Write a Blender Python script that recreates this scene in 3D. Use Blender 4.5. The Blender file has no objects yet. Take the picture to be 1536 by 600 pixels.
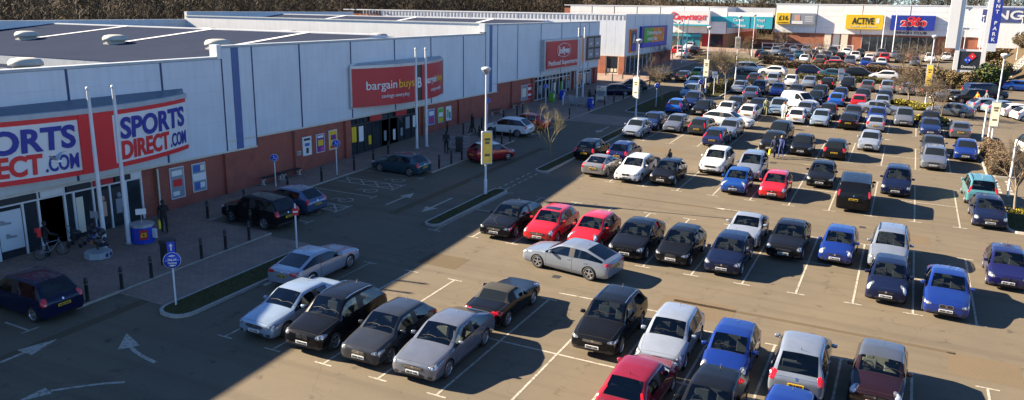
import bpy, bmesh, math, random
import numpy as np
from mathutils import Vector, Matrix
from mathutils.bvhtree import BVHTree
rnd = random.Random(7)
scene = bpy.context.scene
col = scene.collection
R = math.radians

# ---------------------------------------------------------------- camera
CAM_LOC = (10.56, -36.368, 12.346)
CR = Vector((0.89666195, 0.44246278, 0.01496797))
CU = Vector((-0.11744794, 0.20514115, 0.97165997))
CF = Vector((-0.42685282, 0.87300847, -0.23590861))
cam_d = bpy.data.cameras.new('camera'); cam = bpy.data.objects.new('camera', cam_d); col.objects.link(cam)
cam_d.sensor_fit = 'HORIZONTAL'; cam_d.sensor_width = 36.0
cam_d.lens = 36.0 * 1192.1 / 1536.0
cam_d.clip_start = 0.1; cam_d.clip_end = 3000
M = Matrix((CR, CU, -CF)).transposed().to_4x4(); M.translation = Vector(CAM_LOC)
cam.matrix_world = M
scene.camera = cam

# ---------------------------------------------------------------- sky, sun, exposure
SUN_EL, SUN_SH = 27.0, (0.985, 0.171)           # elevation; direction the shadows run in
world = bpy.data.worlds.new('World'); scene.world = world; world.use_nodes = True
wn = world.node_tree; wn.nodes.clear()
sky = wn.nodes.new('ShaderNodeTexSky'); sky.sky_type = 'NISHITA'; sky.sun_disc = False
sky.sun_elevation = R(SUN_EL)
sky.sun_rotation = math.atan2(-SUN_SH[0], -SUN_SH[1])
sky.air_density = 0.75; sky.dust_density = 0.0; sky.ozone_density = 6.0
bg = wn.nodes.new('ShaderNodeBackground'); bg.inputs[1].default_value = 0.05
wo = wn.nodes.new('ShaderNodeOutputWorld')
wn.links.new(sky.outputs[0], bg.inputs[0]); wn.links.new(bg.outputs[0], wo.inputs[0])
sun_d = bpy.data.lights.new('sun', 'SUN'); sun_d.energy = 5.0; sun_d.angle = R(0.53); sun_d.color = (1.0, 0.84, 0.63)
sun = bpy.data.objects.new('sun', sun_d); col.objects.link(sun)
ce = math.cos(R(SUN_EL))
sun.rotation_euler = Vector((SUN_SH[0]*ce, SUN_SH[1]*ce, -math.sin(R(SUN_EL)))).to_track_quat('-Z', 'Y').to_euler()
sun.location = (-60, -10, 60)
scene.render.engine = 'CYCLES'
scene.view_settings.view_transform = 'Standard'; scene.view_settings.look = 'None'
scene.view_settings.exposure = 2.3; scene.view_settings.gamma = 1.0
scene.view_settings.use_curve_mapping = False

# ---------------------------------------------------------------- ground plane of the place
SX, SY = -0.016638, 0.029872                     # the car park falls to the right and climbs away
def gz(x, y): return SX*x + SY*y
GN = Vector((-SX, -SY, 1)).normalized()
def ground_matrix(x, y, heading, h=0.0):
    """matrix standing on the sloping ground; local +X runs along heading (radians from world +X)"""
    f = Vector((math.cos(heading), math.sin(heading), 0)); f = (f - GN*f.dot(GN)).normalized()
    l = GN.cross(f)
    m = Matrix((f, l, GN)).transposed().to_4x4(); m.translation = Vector((x, y, gz(x, y))) + GN*h
    return m

# ---------------------------------------------------------------- helpers
_tmp = bpy.data.scenes.new('workbench')
def baked(ob, *helpers):
    """the mesh an object has after its modifiers, worked out in a scene of its own"""
    for o in (ob,)+helpers: _tmp.collection.objects.link(o)
    vl = _tmp.view_layers[0]; vl.update()
    me = bpy.data.meshes.new_from_object(ob.evaluated_get(vl.depsgraph))
    for o in (ob,)+helpers: bpy.data.objects.remove(o)
    return me
def tag(o, label=None, cat=None, group=None, kind=None):
    if label: o['label'] = label
    if cat: o['category'] = cat
    if group: o['group'] = group
    if kind: o['kind'] = kind
    return o
def empty(name, loc=(0, 0, 0), rz=0.0, label=None, cat=None, group=None, matrix=None):
    o = bpy.data.objects.new(name, None); col.objects.link(o)
    if matrix is not None: o.matrix_world = matrix
    else: o.location = loc; o.rotation_euler = (0, 0, rz)
    o.empty_display_size = 0.2
    return tag(o, label, cat, group)
class MB:
    """collects boxes, tubes and strips, then links them as one mesh object"""
    def __init__(self): self.v = []; self.f = []; self.m = []; self.sm = []
    def add(self, vs, fs, mi=0, smooth=False):
        b = len(self.v); self.v += [tuple(v) for v in vs]
        for f in fs: self.f.append(tuple(i+b for i in f)); self.m.append(mi); self.sm.append(smooth)
        return self
    def box(self, x0, x1, y0, y1, z0, z1, mi=0):
        vs = [(x, y, z) for z in (z0, z1) for y in (y0, y1) for x in (x0, x1)]
        return self.add(vs, [(0, 2, 3, 1), (4, 5, 7, 6), (0, 1, 5, 4), (2, 6, 7, 3), (0, 4, 6, 2), (1, 3, 7, 5)], mi)
    def obox(self, c, sx, sy, sz, rz=0, mi=0, rot=None):
        q = rot if rot is not None else Matrix.Rotation(rz, 3, 'Z'); c = Vector(c)
        vs = [c + q @ Vector((x*sx/2, y*sy/2, z*sz/2)) for z in (-1, 1) for y in (-1, 1) for x in (-1, 1)]
        return self.add(vs, [(0, 2, 3, 1), (4, 5, 7, 6), (0, 1, 5, 4), (2, 6, 7, 3), (0, 4, 6, 2), (1, 3, 7, 5)], mi)
    def tube(self, pts, rad, n=8, mi=0, caps=True, smooth=True):
        pts = [Vector(p) for p in pts]
        rads = rad if isinstance(rad, (list, tuple)) else [rad]*len(pts)
        vs = []
        for i, p in enumerate(pts):
            t = (pts[min(i+1, len(pts)-1)] - pts[max(i-1, 0)]).normalized()
            a = Vector((0, 0, 1)) if abs(t.z) < .9 else Vector((1, 0, 0))
            e1 = t.cross(a).normalized(); e2 = t.cross(e1)
            for k in range(n):
                w = 2*math.pi*k/n; vs.append(p + (e1*math.cos(w) + e2*math.sin(w))*rads[i])
        fs = [(i*n+k, (i+1)*n+k, (i+1)*n+(k+1) % n, i*n+(k+1) % n) for i in range(len(pts)-1) for k in range(n)]
        self.add(vs, fs, mi, smooth)
        if caps:
            self.add(vs[:n], [tuple(range(n))], mi); self.add(vs[-n:], [tuple(reversed(range(n)))], mi)
        return self
    def lathe(self, prof, n=16, mi=0, axis='Z', c=(0, 0, 0), smooth=True):
        """prof: (radius, height) pairs"""
        vs = []
        for r_, h in prof:
            for k in range(n):
                w = 2*math.pi*k/n; a, b = r_*math.cos(w), r_*math.sin(w)
                vs.append((c[0]+a, c[1]+b, c[2]+h) if axis == 'Z' else (c[0]+a, c[1]+h, c[2]+b) if axis == 'Y' else (c[0]+h, c[1]+a, c[2]+b))
        fs = [(i*n+k, i*n+(k+1) % n, (i+1)*n+(k+1) % n, (i+1)*n+k) for i in range(len(prof)-1) for k in range(n)]
        if axis == 'Y': fs = [tuple(reversed(f)) for f in fs]
        return self.add(vs, fs, mi, smooth)
    def poly(self, pts, mi=0): return self.add(pts, [tuple(range(len(pts)))], mi)
    def prism(self, pts2, z0, z1, mi=0, frame=None):
        n = len(pts2); fr = frame or (lambda a, b, c: (a, b, c))
        vs = [fr(a, b, z0) for a, b in pts2] + [fr(a, b, z1) for a, b in pts2]
        fs = [tuple(reversed(range(n))), tuple(range(n, 2*n))] + [(k, (k+1) % n, n+(k+1) % n, n+k) for k in range(n)]
        return self.add(vs, fs, mi)
    def mesh(self, name, mats):
        me = bpy.data.meshes.new(name); me.from_pydata(self.v, [], self.f)
        for m in (mats if isinstance(mats, (list, tuple)) else [mats]): me.materials.append(m)
        me.polygons.foreach_set('material_index', self.m); me.polygons.foreach_set('use_smooth', self.sm)
        me.update(); return me
    def build(self, name, mats, parent=None, loc=None):
        return link(name, self.mesh(name, mats), parent, loc)
def link(name, me, parent=None, loc=None, rz=0.0):
    o = bpy.data.objects.new(name, me); col.objects.link(o)
    if parent is not None: o.parent = parent
    if loc is not None: o.location = loc
    if rz: o.rotation_euler = (0, 0, rz)
    return o
KIDS = {}
def copy_tree(o, parent=None):
    c = o.copy(); col.objects.link(c); c.parent = parent
    for ch in o.children: copy_tree(ch, c)
    return c
def bevelled(me, w=0.01, seg=2):
    bm = bmesh.new(); bm.from_mesh(me)
    bmesh.ops.bevel(bm, geom=bm.edges[:], offset=w, segments=seg, affect='EDGES', profile=.5)
    bm.to_mesh(me); bm.free(); return me

# ---------------------------------------------------------------- materials
def new_mat(name):
    m = bpy.data.materials.new(name); m.use_nodes = True
    nt = m.node_tree; b = nt.nodes['Principled BSDF']; return m, nt, b
def N(nt, t, **kw):
    n = nt.nodes.new(t)
    for k, v in kw.items():
        if k in n.inputs: n.inputs[k].default_value = v
        else: setattr(n, k, v)
    return n
def ramp(nt, fac, stops):
    r_ = nt.nodes.new('ShaderNodeValToRGB'); e = r_.color_ramp.elements
    while len(e) < len(stops): e.new(.5)
    for k, (p, c) in enumerate(stops): e[k].position = p; e[k].color = (*c, 1)
    nt.links.new(fac, r_.inputs[0]); return r_.outputs[0]
def mixc(nt, fac, a, b, mode='MIX'):
    n = nt.nodes.new('ShaderNodeMix'); n.data_type = 'RGBA'; n.blend_type = mode
    for s, val in ((0, fac), (6, a), (7, b)):
        if isinstance(val, (int, float)): n.inputs[s].default_value = val
        elif isinstance(val, tuple): n.inputs[s].default_value = (*val, 1)
        else: nt.links.new(val, n.inputs[s])
    return n.outputs[2]
def coords(nt, scale=(1, 1, 1), kind='Object', rot=(0, 0, 0)):
    if kind == 'World':
        s = nt.nodes.new('ShaderNodeNewGeometry').outputs['Position']
    else: s = nt.nodes.new('ShaderNodeTexCoord').outputs[kind]
    mp = N(nt, 'ShaderNodeMapping'); mp.inputs['Scale'].default_value = scale; mp.inputs['Rotation'].default_value = rot
    nt.links.new(s, mp.inputs[0]); return mp.outputs[0]
def noise(nt, vec, scale, detail=4, rough=.6, out='Fac'):
    n = N(nt, 'ShaderNodeTexNoise', Scale=scale, Detail=detail, Roughness=rough)
    nt.links.new(vec, n.inputs['Vector']); return n.outputs[out]
def bump(nt, b, h, strength=.3, dist=.01):
    n = N(nt, 'ShaderNodeBump', Strength=strength, Distance=dist)
    nt.links.new(h, n.inputs['Height']); nt.links.new(n.outputs[0], b.inputs['Normal'])
def simple(name, c, rough=.6, metal=0.0, coat=0.0, spec=.5, var=0.0, vscale=3.0, emit=None):
    m, nt, b = new_mat(name)
    b.inputs['Base Color'].default_value = (*c, 1); b.inputs['Roughness'].default_value = rough
    b.inputs['Metallic'].default_value = metal; b.inputs['Coat Weight'].default_value = coat
    b.inputs['Specular IOR Level'].default_value = spec
    if var:
        f = noise(nt, coords(nt, kind='World'), vscale, 5)
        lo = tuple(x*(1-var) for x in c); hi = tuple(min(1, x*(1+var)) for x in c)
        nt.links.new(ramp(nt, f, [(.3, lo), (.7, hi)]), b.inputs['Base Color'])
    return m

def text_mesh(s, height, extrude=.01, bold=0.0, shear=0.0, fit=None, fitmax=None):
    """a line of lettering as a mesh, centred, in the XY plane; height is the capital height"""
    cu = bpy.data.curves.new('lettering', 'FONT'); cu.body = s; cu.size = height/.70; cu.extrude = extrude
    cu.offset = bold; cu.shear = shear; cu.align_x = 'CENTER'; cu.resolution_u = 4
    me = baked(bpy.data.objects.new('lettering', cu)); me.materials.clear()
    co = np.empty(len(me.vertices)*3); me.vertices.foreach_get('co', co); co = co.reshape(-1, 3)
    lo, hi = co.min(0), co.max(0); co[:, 0] -= (lo[0]+hi[0])/2; co[:, 1] -= height/2
    w = hi[0]-lo[0]
    if fit and w > 0: co[:, 0] *= fit/w
    me.vertices.foreach_set('co', co.ravel()); me.update(); return me
# ================================================================ vehicles
def paint(name, c, metal=.35, rough=.2, coat=.65, spec=.5):
    m, nt, b = new_mat('paint_'+name)
    v = noise(nt, coords(nt, kind='World'), 2.2, 3)
    nt.links.new(ramp(nt, v, [(.25, tuple(x*.90 for x in c)), (.75, tuple(min(1, x*1.06) for x in c))]), b.inputs['Base Color'])
    b.inputs['Metallic'].default_value = metal
    d = noise(nt, coords(nt, kind='World'), 5.0, 4)
    mr = N(nt, 'ShaderNodeMapRange'); mr.inputs['To Min'].default_value = rough-.06; mr.inputs['To Max'].default_value = rough+.12
    nt.links.new(d, mr.inputs[0]); nt.links.new(mr.outputs[0], b.inputs['Roughness'])
    b.inputs['Coat Weight'].default_value = coat; b.inputs['Specular IOR Level'].default_value = spec; b.inputs['Coat Roughness'].default_value = .04
    return m
PAINT = {
 'silver': paint('silver', (.215, .25, .305), .42), 'light_silver': paint('light_silver', (.30, .34, .40), .4),
 'grey': paint('grey', (.10, .11, .125), .5), 'dark_grey': paint('dark_grey', (.032, .036, .044), .3, .2, .4, .25), 'mid_grey': paint('mid_grey', (.15, .165, .20), .45),
 'black': paint('black', (.006, .0065, .008), .0, .2, .28, .12), 'navy': paint('navy', (.006, .010, .034), .1, .22, .32, .15),
 'dark_blue': paint('dark_blue', (.012, .025, .10), .35), 'blue': paint('blue', (.010, .060, .28), .35), 'royal_blue': paint('royal_blue', (.009, .032, .205), .35),
 'bright_blue': paint('bright_blue', (.015, .11, .44), .3), 'pale_blue': paint('pale_blue', (.19, .27, .36), .4), 'ice_blue': paint('ice_blue', (.25, .325, .42), .35), 'slate_blue': paint('slate_blue', (.07, .11, .20), .45),
 'red': paint('red', (.42, .009, .013), .05), 'dark_red': paint('dark_red', (.21, .008, .018), .2), 'maroon': paint('maroon', (.016, .0055, .007), .2, .2, .45),
 'white': paint('white', (.58, .585, .59), 0.0, .3), 'teal': paint('teal', (.085, .26, .29), .35), 'green': paint('green', (.13, .34, .06), .2),
 'purple': paint('purple', (.011, .011, .075), .3), 'champagne': paint('champagne', (.30, .285, .265), .5), 'petrol': paint('petrol', (.02, .06, .085), .3), 'brown': paint('brown', (.10, .085, .075), .4),
}
def glass_mat(name, tint, refl=1.5):
    m, nt, b = new_mat(name); nt.nodes.remove(b)
    tr = N(nt, 'ShaderNodeBsdfTransparent'); tr.inputs[0].default_value = (*tint, 1)
    gl = N(nt, 'ShaderNodeBsdfGlossy'); gl.inputs['Roughness'].default_value = .03; gl.inputs['Color'].default_value = (.9, .95, 1, 1)
    fr = N(nt, 'ShaderNodeFresnel', IOR=refl); mx = N(nt, 'ShaderNodeMixShader')
    nt.links.new(fr.outputs[0], mx.inputs[0]); nt.links.new(tr.outputs[0], mx.inputs[1]); nt.links.new(gl.outputs[0], mx.inputs[2])
    nt.links.new(mx.outputs[0], nt.nodes['Material Output'].inputs[0]); return m
CAR_GLASS = glass_mat('car_glass', (.46, .52, .52), 1.6)
DARK_GLASS = simple('dark_glass', (.010, .013, .015), .05, 0, .0, .4)
TYRE = simple('tyre_rubber', (.018, .018, .019), .85, var=.25)
WELL = simple('wheel_well', (.008, .008, .008), .95)
TRIM = simple('black_trim', (.016, .016, .018), .5)
GAP = simple('panel_gap', (.006, .006, .007), .9)
RIM = simple('alloy_rim', (.50, .51, .53), .32, .85, var=.15)
RIMD = simple('dark_alloy', (.16, .165, .17), .4, .8)
CHROME = simple('chrome', (.72, .73, .75), .14, 1.0)
LENS = simple('headlight_lens', (.15, .165, .18), .10, .3, 1.0)
BULB = simple('headlight_reflector', (.50, .53, .56), .14, .1, 1.0)
TAIL = simple('tail_lens', (.48, .008, .014), .16, 0, 1.0)
PLATE_W = simple('plate_white', (.60, .60, .58), .4)
PLATE_Y = simple('plate_yellow', (.62, .38, .012), .4)
PLATE_K = simple('plate_characters', (.015, .015, .015), .6)
SEAT = simple('seat_cloth', (.075, .078, .085), .9, var=.2, vscale=9)
SEATL = simple('seat_light', (.33, .31, .26), .85, var=.15)
INNER = simple('cabin_plastic', (.022, .023, .026), .8)
SOFT = simple('soft_top_fabric', (.020, .019, .018), .92, var=.3, vscale=20)

BODY, BON, DOR, BOOT, WS, RW, SW, PIL, WELLI, LOW, ROOF = range(11)
def spec(kind='hatch', L=4.2, W=.885, H=1.47, xf=.83, wb=2.58, wr=.315, cowl=1.15, hd=1.80, B=2.45, rc=3.45, gb=4.02, zg=.98,
         hood=.79, cz=.98, belt=.91, rise=.05, gc=.17, doors=5, sixlight=False, nose=.77, deck=None, boxy=0., lower=False, rails=False, soft=False, arch=.05):
    return dict(locals())
SPECS = {
 'hatchback': spec(),
 'supermini': spec(L=3.95, W=.86, H=1.48, xf=.80, wb=2.49, wr=.300, cowl=1.02, hd=1.68, B=2.30, rc=3.22, gb=3.80, hood=.76, cz=.98),
 'city_car': spec(L=3.55, W=.825, H=1.47, xf=.70, wb=2.38, wr=.285, cowl=.86, hd=1.48, B=2.05, rc=2.98, gb=3.42, hood=.78, cz=1.0, boxy=.03),
 'three_door': spec(L=3.75, W=.84, H=1.42, xf=.76, wb=2.44, wr=.29, cowl=1.0, hd=1.64, B=2.45, rc=3.05, gb=3.60, hood=.72, cz=.94, doors=3),
 'saloon': spec(L=4.68, W=.905, H=1.43, xf=.86, wb=2.78, wr=.325, cowl=1.36, hd=2.08, B=2.66, rc=3.42, gb=4.02, zg=1.02, hood=.78, cz=.95, belt=.89, deck=1.0),
 'fastback': spec(L=4.78, W=.935, H=1.46, xf=.95, wb=2.85, wr=.335, cowl=1.36, hd=2.12, B=2.76, rc=3.50, gb=4.46, zg=1.06, hood=.79, cz=.97, belt=.92, deck=1.02, sixlight=True),
 'coupe': spec(L=4.63, W=.925, H=1.37, xf=.90, wb=2.76, wr=.335, cowl=1.42, hd=2.14, B=2.95, rc=3.30, gb=4.15, zg=.99, hood=.76, cz=.93, belt=.89, deck=.98, doors=3, sixlight=True),
 'sports_coupe': spec(L=4.18, W=.92, H=1.35, xf=.86, wb=2.47, wr=.325, cowl=1.36, hd=2.0, B=2.62, rc=2.92, gb=3.74, zg=.98, hood=.74, cz=.92, belt=.90, deck=.96, doors=3),
 'roadster': spec(L=4.09, W=.885, H=1.29, xf=.86, wb=2.50, wr=.32, cowl=1.56, hd=2.10, B=2.62, rc=2.85, gb=3.22, zg=.94, hood=.72, cz=.90, belt=.86, deck=.90, doors=3, soft=True),
 'estate': spec(L=4.85, W=.915, H=1.47, xf=.88, wb=2.92, wr=.335, cowl=1.42, hd=2.12, B=2.78, rc=4.12, gb=4.66, zg=1.02, hood=.78, cz=.96, belt=.90, sixlight=True, rails=True),
 'compact_suv': spec(L=4.45, W=.91, H=1.67, xf=.88, wb=2.62, wr=.35, cowl=1.22, hd=1.80, B=2.50, rc=3.72, gb=4.24, zg=1.10, hood=.90, cz=1.10, belt=1.04, gc=.22, nose=.86, sixlight=True, lower=True, rails=True),
 'crossover': spec(L=4.37, W=.92, H=1.63, xf=.84, wb=2.61, wr=.335, cowl=1.05, hd=1.86, B=2.50, rc=3.62, gb=4.20, zg=1.08, hood=.86, cz=1.06, belt=1.0, gc=.20, nose=.82, sixlight=True, lower=True),
 'people_carrier': spec(L=4.4, W=.91, H=1.66, xf=.88, wb=2.73, wr=.32, cowl=.98, hd=1.82, B=2.45, rc=3.75, gb=4.24, zg=1.05, hood=.84, cz=1.06, belt=.98, sixlight=True),
 'mini': spec(L=3.70, W=.86, H=1.42, xf=.72, wb=2.47, wr=.315, cowl=1.10, hd=1.58, B=2.35, rc=3.12, gb=3.52, zg=.98, hood=.80, cz=.97, belt=.92, rise=.0, doors=3, boxy=.05, nose=.78),
 'square_suv': spec(L=4.55, W=.90, H=1.72, xf=.85, wb=2.63, wr=.35, cowl=1.25, hd=1.78, B=2.5, rc=3.95, gb=4.40, zg=1.12, hood=.95, cz=1.10, belt=1.06, gc=.22, nose=.92, sixlight=True, lower=True, rails=True, boxy=.04),
 'panel_van': spec(L=4.97, W=.99, H=1.97, xf=.95, wb=2.93, wr=.335, cowl=.92, hd=1.72, B=2.35, rc=4.72, gb=4.90, zg=1.22, hood=.96, cz=1.22, belt=1.16, gc=.20, nose=.92, boxy=.12, doors=2),
 'small_van': spec(L=4.38, W=.905, H=1.82, xf=.87, wb=2.73, wr=.315, cowl=.95, hd=1.72, B=2.3, rc=4.12, gb=4.30, zg=1.15, hood=.90, cz=1.12, belt=1.05, gc=.19, nose=.86, boxy=.10, doors=2),
}
def car_cage(s):
    L, hw, H, gc = s['L'], s['W'], s['H'], s['gc']; hood, cz, belt, bx = s['hood'], s['cz'], s['belt'], s['boxy']
    nz = s['nose']; rise = s['rise']; ax = s['xf']; zg = s['zg']
    van = s['kind'] == 'van'
    S = []   # (tag, x, [(w,z) j1..j7])
    def st(t, x, ws, zs): S.append((t, x, [(w*hw, z) for w, z in zip(ws, zs)]))
    b = gc
    st('end0', 0.0, (.74, .84, .87, .76, .58, .34, 0), (b+.12, b+.19, b+.32, nz-.13, nz-.09, nz-.07, nz-.06))
    st('n1', .10, (.86, .95, .97, .88, .72, .48, 0), (b+.04, b+.16, b+.35, nz-.055, nz-.01, nz+.005, nz+.015))
    st('n2', .36, (.88, .965, .985, .92, .80, .56, 0), (b+.015, b+.15, b+.40, hood-.02, hood+.035, hood+.065, hood+.08))
    t = (ax-.36)/(s['cowl']-.36)
    st('ax', ax, (.90, .985, 1.0, .95, .83, .60, 0), (b, b+.15, b+.44, hood+(belt-hood)*t*.9, hood+.05+(cz-.03-hood-.05)*t, hood+.08+(cz-hood-.08)*t, hood+.09+(cz-hood-.075)*t))
    st('cowl', s['cowl'], (.90, .985, 1.0, .955, .885, .74, 0), (b, b+.15, b+.46, belt-.01, belt+.035, cz+.01, cz+.055))
    st('hd', s['hd'], (.90, .985, 1.0, .955, .775+bx, .665+bx, 0), (b, b+.15, b+.47, belt+rise*.4, H-.115, H-.045, H-.012))
    Bx = s['B']; g2 = .09
    st('b1', Bx, (.90, .985, 1.0, .955, .765+bx, .655+bx, 0), (b, b+.15, b+.47, belt+rise*.7, H-.085, H-.018, H+.012))
    st('b2', Bx+g2, (.90, .985, 1.0, .955, .765+bx, .655+bx, 0), (b, b+.15, b+.47, belt+rise*.75, H-.085, H-.018, H+.012))
    rx = L-s['gc']*0-.0
    st('c', s['rc'], (.90, .98, .995, .945, .735+bx, .63+bx, 0), (b, b+.15, b+.48, belt+rise*1.4, H-.135, H-.070, H-.040))
    if s['deck']:
        st('gb', s['gb'], (.88, .965, .985, .925, .82, .68, 0), (b+.01, b+.16, b+.48, belt+rise, zg-.03, zg, zg+.012))
        if L-.20-s['gb'] > .25:
            st('dk', L-.18, (.86, .94, .965, .90, .80, .62, 0), (b+.04, b+.18, b+.48, belt, s['deck']-.04, s['deck'], s['deck']+.008))
        st('t1', L-.05, (.84, .92, .95, .88, .74, .54, 0), (b+.08, b+.2, b+.45, belt-.06, s['deck']-.07, s['deck']-.04, s['deck']-.03))
    else:
        st('gb', s['gb'], (.88, .96, .98, .93+bx*.3, .85+bx*.8, .72+bx*.8, 0), (b+.01, b+.16, b+.48, belt+rise*.6, zg-.02, zg, zg+.01))
        st('t1', L-.05, (.85, .93, .96, .91+bx*.4, .82+bx*.8, .68+bx*.8, 0), (b+.07, b+.2, b+.46, belt-.12, zg-.17, zg-.13, zg-.12))
    st('end1', L, (.76, .86, .89, .82, .70, .52, 0), (b+.15, b+.23, b+.42, belt-.24, zg-.30, zg-.26, zg-.25) if not s['deck'] else (b+.15, b+.23, b+.42, belt-.2, s['deck']-.20, s['deck']-.15, s['deck']-.14))
    return S
def car_mesh(s, level=2, simple_glass=False):
    S = car_cage(s); n = len(S); L = s['L']
    ring = []
    vs = []
    for t, x, hp in S:      # 14 points a ring: bottom centre, right side up, top centre, left side down
        pts = [(0, hp[0][1]-.0)] + [(w, z) for w, z in hp[:6]] + [(0, hp[6][1])] + [(-w, z) for w, z in reversed(hp[:6])]
        ring.append(list(range(len(vs), len(vs)+14)))
        for y, z in pts: vs.append((L/2-x, -y, z))
    bm = bmesh.new(); V = [bm.verts.new(v) for v in vs]; cre = bm.edges.layers.float.new('crease_edge')
    tags = [t for t, _, _ in S]; idx = {t: i for i, t in enumerate(tags)}
    def cls(i, j):
        a = tags[i]
        j = j if j < 7 else 13-j            # 0..6
        if s['soft'] and ((a in ('hd', 'b1', 'b2') and j in (5, 6)) or (a in ('b1', 'b2') and j == 4) or (a == 'c' and j in (4, 5))): return ROOF
        if a == 'cowl':
            if j == 6: return WS
            if j == 4: return SW
        if a == 'hd' and j == 4: return SW
        if a == 'b1' and j == 4: return PIL if s['doors'] > 2 else BODY
        if a == 'b2' and j == 4: return SW if s['doors'] > 2 else BODY
        if a == 'c':
            if j == 6: return RW if s['doors'] != 2 else BODY
            if j == 4 and s['sixlight'] and s['doors'] != 2: return SW
        if a == 'gb' and j >= 5 : return BOOT
        if a == 'dk' and j >= 5 : return BOOT
        if a in ('n1', 'n2', 'ax') and j >= 5: return BON
        if a in ('cowl', 'hd') and j in (2, 3): return DOR
        if a == 'b1' and j in (2, 3) and s['doors'] > 2: return DOR
        if a == 'b2' and j in (2, 3) and s['doors'] == 5: return DOR
        if j in (0,): return WELLI
        if j == 1 and s['lower']: return LOW
        if a in ('hd', 'b1', 'b2') and j in (5, 6): return ROOF
        return BODY
    for i in range(n-1):
        for j in range(14):
            f = bm.faces.new((V[ring[i][j]], V[ring[i][(j+1) % 14]], V[ring[i+1][(j+1) % 14]], V[ring[i+1][j]]))
            f.material_index = cls(i, j)
    for i, rev in ((0, True), (n-1, False)):
        r0 = ring[i]
        for k in range(1, 7):
            a, b_, c, d = r0[k], r0[k+1], r0[13-k], r0[14-k]
            q = [a, b_, c, d] if k < 6 else [a, r0[7], d]
            if rev: q = q[::-1]
            f = bm.faces.new([V[x] for x in q]); f.material_index = BODY if not (s['lower'] and k == 1) else LOW
        q = [r0[0], r0[1], r0[13]]; q = q[::-1] if rev else q
        f = bm.faces.new([V[x] for x in q]); f.material_index = WELLI
    bm.edges.ensure_lookup_table(); bm.verts.ensure_lookup_table()
    def cr(a, b_, v):
        e = bm.edges.get((V[a], V[b_]))
        if e: e[cre] = max(e[cre], v)
    for i in range(n-1):
        a = tags[i]
        for jj in (lambda q: (q, 14-q),):
            for q, v in ((1, .6), (2, .25), (3, .22 if a not in ('end0',) else .1), (4, .62 if a not in ('end0', 'n1') else .35), (5, .42 if a in ('cowl', 'hd', 'b1', 'b2', 'c') else .45), (6, .55 if a in ('cowl', 'c') else .25)):
                for w in jj(q): cr(ring[i][w % 14], ring[i+1][w % 14], v)
    for t, v in (('cowl', .65), ('hd', .45), ('c', .55), ('gb', .6), ('t1', .4), ('n1', .35)):
        i = idx[t]
        for j in (4, 5, 6, 7, 8, 9): cr(ring[i][j], ring[i][j+1], v)
    bmesh.ops.recalc_face_normals(bm, faces=bm.faces[:])
    me = bpy.data.meshes.new('cage'); bm.to_mesh(me); bm.free()
    for k in range(11): me.materials.append(None)
    ob = bpy.data.objects.new('cage', me)
    md = ob.modifiers.new('s', 'SUBSURF'); md.levels = level; md.render_levels = level
    me2 = baked(ob)
    # back to the true length, width and height
    co = np.empty(len(me2.vertices)*3); me2.vertices.foreach_get('co', co); co = co.reshape(-1, 3)
    lo, hi = co.min(0), co.max(0)
    co[:, 0] = (co[:, 0]-(lo[0]+hi[0])/2)*L/(hi[0]-lo[0]); co[:, 1] *= s['W']*2/(hi[1]-lo[1])
    co[:, 2] = s['gc']+(co[:, 2]-lo[2])*(s['H']-s['gc'])/(hi[2]-lo[2])
    me2.vertices.foreach_set('co', co.ravel()); me2.update()
    # wheel arches
    ob = bpy.data.objects.new('shell', me2); cut = MB(); R_ = s['wr']+s['arch']
    for x in (L/2-s['xf'], L/2-s['xf']-s['wb']):
        for sg in (-1, 1):
            y0, y1 = sorted((sg*(s['W']-.30), sg*(s['W']+.2))); nn = 20
            vv = []
            for y in (y0, y1):
                for k in range(nn):
                    w = 2*math.pi*k/nn; vv.append((x+R_*math.cos(w), y, s['wr']+R_*math.sin(w)))
            ff = [(k, (k+1) % nn, nn+(k+1) % nn, nn+k) for k in range(nn)] + [tuple(reversed(range(nn))), tuple(range(nn, 2*nn))]
            ff = [tuple(reversed(f)) for f in ff]
            cut.add(vv, ff, WELLI)
    cm = cut.mesh('cut', [None]*11); b2 = bmesh.new(); b2.from_mesh(cm); bmesh.ops.recalc_face_normals(b2, faces=b2.faces[:]); b2.to_mesh(cm); b2.free()
    co_ = bpy.data.objects.new('cut', cm)
    md = ob.modifiers.new('b', 'BOOLEAN'); md.operation = 'DIFFERENCE'; md.object = co_; md.solver = 'EXACT'; md.material_mode = 'INDEX'
    return baked(ob, co_)
def split_mesh(me, k, name, mats, gap=False, pred=None):
    """the faces of one class as a mesh of their own"""
    bm = bmesh.new(); bm.from_mesh(me)
    ks = k if isinstance(k, tuple) else (k,)
    kill = [f for f in bm.faces if f.material_index not in ks or (pred and not pred(f.calc_center_median()))]
    bmesh.ops.delete(bm, geom=kill, context='FACES')
    if not bm.faces: bm.free(); return None
    wells = [f.index for f in bm.faces if f.material_index == WELLI]
    for f in bm.faces: f.smooth = True; f.material_index = 1 if f.material_index == WELLI and len(ks) > 1 else 0
    if gap:
        r_ = bmesh.ops.inset_region(bm, faces=bm.faces[:], thickness=.011, depth=0, use_boundary=True, use_even_offset=True)
        for f in r_['faces']: f.material_index = 1
    m = bpy.data.meshes.new(name); bm.to_mesh(m); bm.free()
    for x in mats: m.materials.append(x)
    m.set_sharp_from_angle(angle=R(38)); return m
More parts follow.
